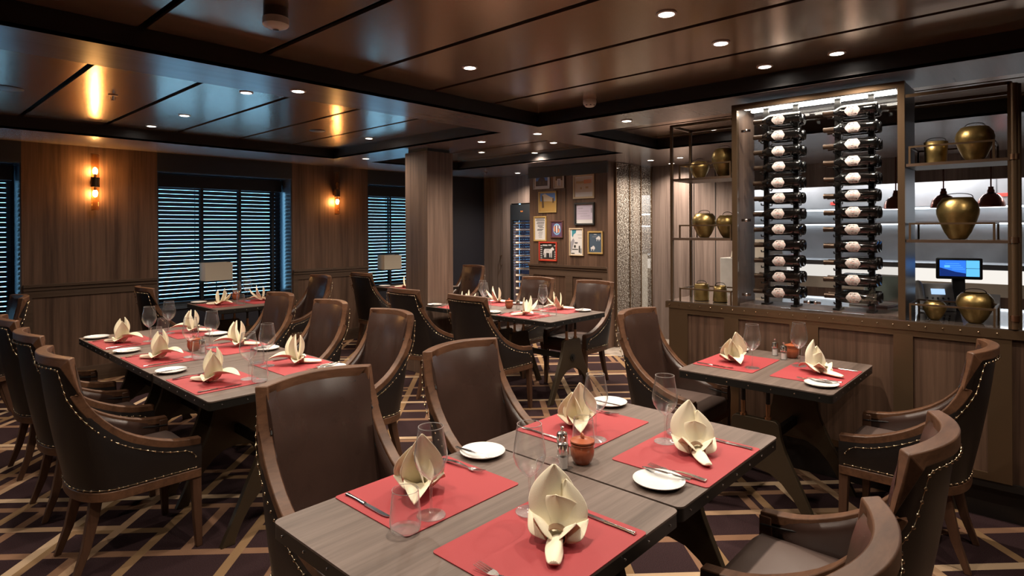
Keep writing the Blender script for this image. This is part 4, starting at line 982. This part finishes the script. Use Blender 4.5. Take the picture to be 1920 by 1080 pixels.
# ------------------------------------------------------------------ display shelves
def vase(name, lab, loc, prof, sq=1.0, handle=True, hr=None, rz=0.0, wob=0.03):
    r = empty('gold_vase', lab, 'vase', loc, rz, 'gold metal vases on the display shelves')
    mb = MB().lathe(prof, 32); H = prof[-1][1]
    mb.v = [(x*(1+wob*sin(3*z/H+2)), y*sq*(1+wob*cos(4*z/H)), z+0.06*H*wob*x/0.05*(z/H)) for x, y, z in mb.v]
    mb.build('body', 'gold', r, solid=0.003)
    if handle:
        R = hr or prof[-1][0]*0.8; H = prof[-1][1]
        MB().tube([(0.0, R*cos(a), H-0.004+0.028*sin(a)**0.6) for a in [pi*k/12 for k in range(13)]], 0.0022, 6).build('handle', 'black_metal', r)
    return r
def shelf_unit(ya, yb, lab, pole_side, rear=True):
    r = empty('display_shelf', lab, 'shelf', (0, 0, 0), 0, 'bronze framed display shelves')
    xa, xb = BX+0.005, 4.33; t = 0.009
    m_ = MB()
    yp = yb if pole_side == 'L' else ya
    for x in ((xa, xb)): m_.box(x-t, x+t, yp-t, yp+t, CT, 2.30)
    m_.box(xa-t, xa+t, min(ya, yb), max(ya, yb), 2.285, 2.303); m_.box(xb-t, xb+t, min(ya, yb), max(ya, yb), 2.285, 2.303); m_.box(xa, xb, yp-t, yp+t, 2.285, 2.303)
    m_.build('frame', 'bronze', r, smooth=False)
    for z in (1.892, 1.462):
        MB().box(xa-0.01, xb+0.01, ya+0.002, yb-0.002, z, z+0.016).build('shelf_board', 'trim_wood_y', r, smooth=False)
    for z, h in ((1.908, 0.10), (1.478, 0.095), (CT, 0.098)):
        g_ = MB(); y0, y1 = (ya+0.012, yb-0.06) if pole_side == 'L' else (ya+0.06, yb-0.012); q = 0.005
        if pole_side == 'L': y0, y1 = ya+0.004, yb-0.055
        for x in (xa+0.005, xb-0.02):
            g_.box(x-q, x+q, y0, y1, z+h-2*q, z+h)
            for y in (y0+q, y1-q): g_.box(x-q, x+q, y-q, y+q, z, z+h-2*q)
        for y in (y0+q, y1-q): g_.box(xa+0.005, xb-0.02, y-q, y+q, z+h-2*q, z+h)
        g_.build('tray_rail', 'bronze', r, smooth=False)
    if pole_side == 'R':
        p_ = MB()
        for dx, dy in ((0.0, -0.018), (0.03, -0.03)): p_.cyl((xa+dx, yp+dy), 0.016, CT, 2.29, 14)
        p_.build('pole', 'bronze', r)
        for z in (1.895, 1.465, 1.06): MB().cyl((xa, yp-0.018), 0.022, z, z+0.03, 14).build('collar', 'brass_rod', r)
    return r
shelf_unit(1.66, 2.105, 'bronze framed open shelf with gold vases left of the wine case', 'L'); shelf_unit(0.195, 0.65, 'bronze framed open shelf with gold vases right of the wine case', 'R')
RND = [(0.028, 0), (0.034, 0.004), (0.052, 0.035), (0.072, 0.085), (0.086, 0.125), (0.088, 0.145), (0.082, 0.175), (0.062, 0.205), (0.055, 0.208)]
def sc(p, a, b): return [(r*a, z*b) for r, z in p]
BKT = [(0.048, 0), (0.052, 0.003), (0.056, 0.06), (0.060, 0.125)]
S1, S2 = 1.9105, 1.4805
vase('v', 'small round gold vase on the top of the left display shelf', (4.18, 1.962, S1), sc(RND, 0.80, 0.61))
vase('v', 'larger gold vase beside the post on the top of the left display shelf', (4.18, 1.775, S1), sc(RND, 1.0, 0.98))
vase('v', 'round gold vase on the middle of the left display shelf', (4.18, 1.928, S2), sc(RND, 0.98, 0.84))
vase('v', 'gold vase half behind the wine case post on the middle left shelf', (4.18, 1.753, S2), sc(RND, 0.9, 0.76), rz=1)
vase('v', 'square sided gold pot at the bottom left of the left display shelf', (4.17, 1.945, CT+0.002), [(0.050, 0), (0.056, 0.004), (0.058, 0.09), (0.054, 0.115), (0.046, 0.120)], 0.9)
vase('v', 'greenish gold pot with a hoop handle next to the wine case post', (4.17, 1.805, CT+0.002), [(0.046, 0), (0.052, 0.004), (0.050, 0.09), (0.047, 0.112)], 0.9, wob=0.05)
vase('v', 'gold bucket vase on the top right display shelf', (4.16, 0.527, S1), sc(BKT, 1.0, 1.0), 0.95)
vase('v', 'big wide gold vase on the top right display shelf', (4.18, 0.352, S1), sc(RND, 1.03, 0.92), hr=0.045)
vase('v', 'largest gold vase alone on the middle right display shelf', (4.18, 0.43, S2), sc(RND, 1.16, 1.12), hr=0.07)
vase('v', 'small dark gold vase at the bottom of the right display shelf', (4.15, 0.535, CT+0.002), sc(RND, 0.66, 0.50), handle=False)
vase('v', 'wide patinated gold vase at the bottom of the right display shelf', (4.16, 0.352, CT+0.002), sc(RND, 1.0, 0.78), hr=0.05)
# ------------------------------------------------------------------ pendants over the pass
def make_pendant():
    r = empty('pendant_lamp', '', 'lamp', group='copper heat lamps over the pass')
    MB().lathe([(0.128, 0.0), (0.131, 0.004), (0.127, 0.045), (0.112, 0.090), (0.080, 0.130), (0.045, 0.152), (0.035, 0.158)], 32).build('shade', 'copper', r, solid=0.003)
    MB().lathe([(0.036, 0.158), (0.034, 0.185), (0.026, 0.200), (0.026, 0.225), (0.008, 0.228), (0.0001, 0.228)], 20).build('neck', 'copper', r)
    MB().cyl((0, 0), 0.008, 0.228, 0.64, 8).build('rod', 'copper', r)
    MB().cyl((0, 0), 0.06, 0.012, 0.016, 20).build('lamp_disc', 'led', r, smooth=False)
    return r
pd = Proto(make_pendant())
for y, lab in ((1.02, 'copper domed pendant above the largest gold vase'), (0.583, 'copper domed pendant nearest the shelf pole'), (1.50, 'copper domed pendant partly behind the wine case edge')):
    pd.put((8.62, y, 1.775), 0, lab)
# ------------------------------------------------------------------ phone, till, laptop on the bar
ph = empty('desk_phone', 'grey desk telephone with handset and small lit display on the bar', 'phone', (4.66, 0.60, CT), radians(20))
bd = MB().prism([(-0.07, 0.0), (0.09, 0.0), (0.06, 0.165), (0.03, 0.165)], -0.10, 0.065, 0, 'XZ'); bd.build('body', 'plastic_gry', ph, bevel=0.006)
sd = Vector((0.10, 0, 0.165)).normalized(); nn = Vector((-0.165, 0, 0.10)).normalized(); o0 = Vector((-0.07, 0, 0.0))
def onph(u, y, d=0.001): return o0+sd*u+nn*d+Vector((0, y, 0))
mb = MB()
for i in range(4):
    for j in range(5): p = onph(0.035+i*0.018, 0.045-j*0.028, 0.003); mb.sph(p, 0.0065, 0, 8, 4)
mb.build('keypad', 'plastic_blk', ph)
v = [onph(a, y, 0.002) for a, y in ((0.115, 0.02), (0.115, -0.055), (0.155, -0.055), (0.155, 0.02))]
MB().add(v, [(0, 1, 2, 3), (3, 2, 1, 0)]).build('display', 'lcd', ph, smooth=False)
MB().tube([onph(0.0, 0.09, 0.022), onph(0.03, 0.09, 0.032), onph(0.15, 0.09, 0.032), onph(0.19, 0.09, 0.020)], [0.018, 0.024, 0.024, 0.018], 12).build('handset', 'plastic_gry', ph)
ti = empty('till_screen', 'blue touch screen on a black stand at the bar', 'screen', (4.90, 0.50, CT), radians(14))
MB().box(-0.09, 0.09, -0.07, 0.07, 0, 0.02).build('base', 'plastic_blk', ti, bevel=0.005)
MB().prism([(-0.01, 0.02), (0.04, 0.02), (0.03, 0.21), (0.0, 0.21)], -0.035, 0.035, 0, 'XZ').build('stand', 'plastic_blk', ti, bevel=0.003)
th = radians(12)
def tl(a, y, z): return (a*cos(th)+z*sin(th)*1-0.0, y, 0.19+z*cos(th)-a*sin(th)*-1*0)
sb = MB(); sb.box(-0.02, 0.0, -0.125, 0.125, 0.185, 0.325); ob = sb.build('screen_housing', 'plastic_blk', ti, bevel=0.008)
sc1 = MB(); sc1.box(-0.0225, -0.0205, -0.035, 0.105, 0.205, 0.310); sc1.build('screen_image', 'screen', ti, smooth=False)
MB().box(-0.0225, -0.0205, -0.107, -0.037, 0.205, 0.256).build('screen_panel', 'screen_lt', ti, smooth=False)
MB().box(-0.0225, -0.0205, -0.107, -0.037, 0.259, 0.310).build('screen_panel', 'screen_lt', ti, smooth=False)
mb = MB().add([(-0.0230, 0.105, 0.205), (-0.0230, -0.035, 0.205), (-0.0230, -0.035, 0.225), (-0.0230, 0.02, 0.235), (-0.0230, 0.105, 0.262)], [(0, 1, 2, 3, 4), (4, 3, 2, 1, 0)]); mb.build('screen_wave', 'screen_dk', ti, smooth=False)
mb = MB()
for q in range(4): mb.box(-0.0232, -0.0231, 0.0-0.01*q, 0.075-0.012*q, 0.288-0.012*q, 0.290-0.012*q)
mb.box(-0.0232, -0.0231, 0.05, 0.08, 0.262, 0.278)
mb.build('screen_text', 'screen_lt', ti, smooth=False)
lp = empty('laptop', 'open grey laptop behind the lower right bottles', 'laptop', (4.72, 0.93, CT), radians(-10))
MB().box(-0.16, 0.06, -0.12, 0.12, 0, 0.014).build('keyboard_base', 'plastic_gry', lp, bevel=0.003)
MB().prism([(0.055, 0.014), (0.063, 0.014), (0.113, 0.20), (0.105, 0.20)], -0.12, 0.12, 0, 'XZ').build('screen_lid', 'plastic_gry', lp, smooth=False)
MB().prism([(0.0535, 0.024), (0.0545, 0.024), (0.1020, 0.19), (0.1010, 0.19)], -0.11, 0.11, 0, 'XZ').build('display', flat('grey_display', (0.18, 0.22, 0.20), 0.1), lp, smooth=False)
tr = empty('clipboard', 'dark menu folder leaning flat behind the till', 'folder', (4.66, 0.37, CT))
MB().prism([(-0.08, 0.0), (0.12, 0.0), (0.12, 0.10), (0.10, 0.11)], -0.09, 0.09, 0, 'XZ').build('cover', 'plastic_gry', tr, smooth=False)
# ------------------------------------------------------------------ wine fridge
wf = empty('wine_fridge', 'tall black wine fridge with pale wooden shelf fronts behind glass', 'fridge', (7.30, 6.465, 0))
MB().box(-0.02, 0.55, -0.262, 0.262, 0.0, 0.10).build('plinth', 'plastic_blk', wf, smooth=False)
MB().box(0.20, 0.55, -0.262, 0.262, 0.10, 1.95).build('cabinet', 'plastic_blk', wf, smooth=False)
fr = MB(); fr.box(-0.02, 0.015, -0.262, 0.262, 1.69, 1.95); fr.box(-0.02, 0.015, 0.225, 0.262, 0.10, 1.69); fr.box(-0.02, 0.015, -0.262, -0.235, 0.10, 1.69); fr.box(-0.02, 0.015, -0.235, 0.225, 0.10, 0.14); fr.build('door_frame', 'plastic_blk', wf, smooth=False)
M['fridge_glass'] = thinglass('fridge_glass', (0.72, 0.74, 0.85), 1.5, base=0.02)
MB().box(-0.006, 0.0, -0.235, 0.225, 0.14, 1.69).build('door_glass', 'fridge_glass', wf, smooth=False)
M['fridge_in'] = emis('fridge_back_glow', (0.42, 0.44, 0.62), 0.10)  # weak emission paints a lit interior on the back sheet
MB().box(0.192, 0.199, -0.23, 0.22, 0.14, 1.69).build('interior_glow', 'fridge_in', wf, smooth=False)
for i in range(14):
    z = 1.645-0.108*i
    MB().box(0.06, 0.18, -0.23, 0.22, z-0.014, z+0.014).build('shelf_front', 'shelf_wood', wf, smooth=False)
for yy in (6.245, 6.675):
    l = bpy.data.lights.new('fridge_fill', 'AREA'); l.shape = 'RECTANGLE'; l.size = 1.4; l.size_y = 0.02; l.energy = 2.4; l.color = (1.0, 0.86, 0.68)  # added unseen fill strips that brighten the shelf fronts
    o = bpy.data.objects.new('fridge_fill', l); COL.objects.link(o); o.location = (7.304, yy, 0.92); o.rotation_euler = (0, radians(-90), 0)
mb = MB()
for y in (0.03, 0.0): mb.box(-0.0215, -0.0205, y-0.008, y+0.008, 1.84, 1.844); mb.box(-0.0215, -0.0205, y-0.008, y-0.005, 1.82, 1.84); mb.box(-0.0215, -0.0205, y-0.008, y+0.008, 1.83, 1.833)
mb.build('display_digits', 'orange_led', wf, smooth=False)
dh = empty('cupboard_handle', 'bronze box handle on the grey cupboard left of the wine fridge', 'handle', (7.30, 6.95, 1.02))
MB().tube([(-0.002, 0, -0.08), (-0.04, 0, -0.08), (-0.04, 0, 0.08), (-0.002, 0, 0.08)], 0.007, 8).build('pull_bar', 'bronze', dh)
# ------------------------------------------------------------------ framed pictures on X = 6.5
FX = 6.499
def picture(lab, spec, fcol, fw, mcol, art, deep=0.018):
    y, z, wd, hg = spec
    r = empty('framed_picture', lab, 'picture', (FX, y, z), 0, 'framed pictures on the panelled wall')
    w2, h2 = wd/2, hg/2; f_ = MB()
    f_.box(-deep, -0.001, -w2, w2, h2-fw, h2); f_.box(-deep, -0.001, -w2, w2, -h2, -h2+fw); f_.box(-deep, -0.001, -w2, -w2+fw, -h2+fw, h2-fw); f_.box(-deep, -0.001, w2-fw, w2, -h2+fw, h2-fw)
    f_.build('frame', fcol, r, bevel=0.003)
    MB().box(-0.006, -0.001, -w2+fw, w2-fw, -h2+fw, h2-fw).build('mount', mcol, r, smooth=False)
    # art: list of (material, polygon in unit coords u right, v up)
    iw, ih = w2-fw, h2-fw
    for k, (mname, polys) in enumerate(art):
        mb = MB()
        for p in polys:
            x = -0.0068-0.0006*k; vs = [(x, -u*iw, v*ih) for u, v in p]
            mb.add(vs, [tuple(range(len(p)))])
        mb.build('artwork', mname, r, smooth=False)
    return r
def R_(u0, v0, u1, v1): return [(u0, v0), (u1, v0), (u1, v1), (u0, v1)]
def fl(n, c): flat(n, c); return n
gold_f, lt_f = fl('gilt_frame', (0.42, 0.27, 0.09)), fl('pale_wood_frame', (0.50, 0.38, 0.25))
COWP = [(-0.75, 0.25), (-0.62, 0.42), (0.35, 0.42), (0.50, 0.62), (0.60, 0.60), (0.66, 0.74), (0.74, 0.58), (0.92, 0.38), (0.84, 0.22), (0.66, 0.26), (0.56, -0.02), (0.54, -0.80), (0.42, -0.80), (0.40, -0.20), (0.30, -0.15), (0.28, -0.78), (0.16, -0.78), (0.10, -0.16), (-0.36, -0.14), (-0.40, -0.80), (-0.52, -0.80), (-0.52, -0.25), (-0.58, -0.22), (-0.60, -0.80), (-0.72, -0.80), (-0.70, -0.05), (-0.78, -0.50), (-0.84, -0.45)]
def bison(cx, cy, s):
    q = [(-1, 0.0), (-0.9, 0.35), (-0.4, 0.5), (0.1, 0.9), (0.5, 0.85), (0.9, 0.45), (1.0, 0.0), (0.8, -0.3), (0.55, -0.15), (0.45, -0.75), (0.3, -0.75), (0.2, -0.2), (-0.45, -0.15), (-0.5, -0.75), (-0.68, -0.75), (-0.75, -0.1)]
    return [(cx+a*s, cy+b*s*0.9) for a, b in q]
fl('pic_white', (0.62, 0.60, 0.60)); fl('pic_black', (0.02, 0.02, 0.02)); fl('pic_sky', (0.10, 0.22, 0.55)); fl('pic_barn', (0.07, 0.04, 0.03)); fl('pic_ochre', (0.42, 0.25, 0.07)); fl('pic_canvas', (0.55, 0.43, 0.30)); fl('pic_brown', (0.12, 0.07, 0.035))
fl('pic_orange', (0.62, 0.24, 0.10)); fl('pic_tan', (0.42, 0.28, 0.14)); fl('pic_cream', (0.55, 0.45, 0.36)); fl('pic_lilac', (0.46, 0.40, 0.50)); fl('pic_grey', (0.28, 0.27, 0.30)); fl('pic_purple', (0.10, 0.05, 0.11)); fl('pic_blue', (0.20, 0.42, 0.66)); fl('pic_red', (0.45, 0.04, 0.02)); fl('pic_slate', (0.055, 0.085, 0.125)); fl('pic_teal', (0.04, 0.22, 0.28)); fl('pic_maroon', (0.10, 0.035, 0.03)); fl('pic_pink', (0.60, 0.30, 0.30))
picture('white framed photo of a dark barn under blue sky, top left on the wall', (5.397, 2.229, 0.300, 0.238), 'pic_white', 0.012, 'pic_white',
        [('pic_sky', [R_(-0.78, -0.05, 0.78, 0.80)]), ('pic_barn', [R_(-0.78, -0.72, 0.78, -0.05), [(-0.5, -0.05), (0.5, -0.05), (0.35, 0.35), (0.0, 0.42), (-0.35, 0.30)]]), ('pic_brown', [R_(-0.3, -0.5, -0.1, -0.1), R_(0.15, -0.5, 0.35, -0.1)])])
picture('small pale framed old photograph next to the barn photo', (5.088, 2.205, 0.180, 0.200), 'pic_white', 0.012, 'pic_cream', [('pic_brown', [R_(-0.75, 0.1, 0.75, 0.8)]), ('pic_white', [R_(-0.4, -0.75, 0.4, 0.35)]), ('pic_grey', [R_(-0.1, -0.75, 0.1, 0.2)])])
picture('large cream ornate frame with an old illustrated page at the top right', (4.671, 2.107, 0.345, 0.320), lt_f, 0.026, 'pic_white', [('pic_cream', [R_(-0.92, -0.55, 0.92, 0.92)]), ('pic_orange', [R_(0.0, 0.30, 0.85, 0.68)]), ('pic_tan', [R_(-0.85, 0.34, 0.0, 0.56), R_(-0.4, -0.25, -0.2, -0.05), R_(0.2, -0.2, 0.5, 0.0)])])
picture('gold framed picture of a covered wagon under a blue sky', (5.290, 1.922, 0.325, 0.300), gold_f, 0.022, 'pic_ochre', [('pic_sky', [R_(-0.95, 0.1, 0.98, 0.97)]), ('pic_canvas', [[(-0.6, 0.15), (0.6, 0.05), (0.7, 0.45), (0.35, 0.55), (-0.35, 0.92), (-0.7, 0.8)]]), ('pic_brown', [[(-0.75, 0.85), (-0.55, 0.6), (-0.45, -0.6), (-0.75, -0.7)], R_(0.6, -0.1, 0.8, 0.4)]), ('pic_ochre', [R_(-0.95, -0.95, 0.98, -0.62)])])
picture('black framed lilac certificate with handwriting', (4.658, 1.745, 0.325, 0.300), 'pic_black', 0.024, 'pic_white', [('pic_lilac', [R_(-0.98, -0.62, 0.98, 0.95)]), ('pic_grey', [R_(-0.8, 0.55, -0.2, 0.62), R_(-0.7, 0.25, 0.5, 0.29), R_(-0.8, 0.0, 0.3, 0.04), R_(-0.5, -0.25, 0.6, -0.21), R_(0.72, 0.1, 0.88, 0.6)])], 0.028)
lines = [(-0.78, 0.86, 0.78), (-0.85, 0.74, 0.85), (-0.6, 0.60, 0.8), (-0.7, 0.48, 0.75), (-0.5, 0.34, 0.7), (-0.5, 0.22, 0.5), (-0.2, 0.10, 0.7), (-0.55, -0.06, 0.6), (-0.6, -0.14, 0.4), (-0.3, -0.30, 0.5), (-0.4, -0.40, 0.45), (-0.3, -0.52, 0.4), (-0.35, -0.64, 0.3), (-0.3, -0.78, 0.35)]
picture('tall gold framed white notice filled with rows of black print', (5.427, 1.549, 0.235, 0.355), gold_f, 0.022, 'pic_white', [('pic_black', [R_(a, v-0.028 if i < 9 else v-0.015, c, v+0.028 if i < 9 else v+0.015) for i, (a, v, c) in enumerate(lines)])])
picture('small maroon framed purple poster with a blue and orange emblem', (5.129, 1.541, 0.218, 0.240), 'pic_maroon', 0.020, 'pic_purple', [('pic_blue', [[(0.75*cos(a), 0.80*sin(a)) for a in [pi*k/12*2 for k in range(12)]]]), ('pic_purple', [[(0.62*cos(a), 0.60*sin(a)) for a in [pi*k/12*2 for k in range(12)]]]), ('pic_white', [R_(-0.15, -0.5, 0.12, 0.55), R_(0.35, 0.1, 0.6, 0.5)]), ('pic_orange', [R_(-0.6, -0.3, -0.3, 0.4), R_(0.25, -0.45, 0.5, 0.05)])])
cow_txt = [R_(-0.95, v, -0.72, v+0.09) for v in (-0.85, -0.6, -0.35, -0.1, 0.15, 0.4, 0.65)]+[R_(0.80, v, 0.96, v+0.09) for v in (-0.85, -0.6, -0.35, -0.1, 0.65)]+[R_(-0.66, 0.68, -0.05, 0.82), R_(0.05, 0.72, 0.45, 0.84)]
picture('red framed black and white print of a cow, lowest on the left', (5.290, 1.231, 0.325, 0.270), 'pic_red', 0.020, 'pic_black', [('pic_white', [[(a*0.78+0.08, b*0.85-0.05) for a, b in COWP]]+cow_txt), ('pic_grey', [R_(-0.3, -0.0, 0.2, 0.05), R_(-0.2, 0.12, 0.15, 0.17)]), ('pic_orange', [R_(-0.98, -0.99, 0.98, -0.95)])])
picture('tall pale wood framed black and white drawing with a teal corner', (4.796, 1.369, 0.235, 0.372), lt_f, 0.018, 'pic_white', [('pic_teal', [[(-0.75, 0.97), (0.0, 0.97), (-0.1, 0.72), (-0.45, 0.60), (-0.6, 0.35), (-0.75, 0.5)]]), ('pic_grey', [[(-0.95, -0.9), (-0.6, -0.4), (-0.3, 0.1), (-0.5, 0.3), (-0.95, 0.0)], R_(-0.3, -0.08, 0.25, 0.0), R_(0.3, 0.3, 0.9, 0.33), R_(0.2, 0.55, 0.9, 0.58)]), ('pic_black', [R_(-0.25, -0.12, 0.2, -0.05), R_(-0.7, -0.62, 0.3, -0.56), R_(-0.4, -0.45, -0.1, -0.25), R_(0.4, -0.85, 0.6, -0.3), R_(0.7, -0.9, 0.8, -0.5), R_(-0.9, -0.95, -0.3, -0.88)])])
picture('gold framed slate blue print with two white bison', (4.489, 1.365, 0.240, 0.300), gold_f, 0.022, 'pic_slate', [('pic_white', [bison(0.45, 0.38, 0.36), bison(-0.42, -0.62, 0.36), R_(-0.25, 0.80, 0.2, 0.86)]), ('pic_grey', [R_(-0.5, 0.62, 0.3, 0.65), R_(-0.5, 0.54, 0.1, 0.56)])])
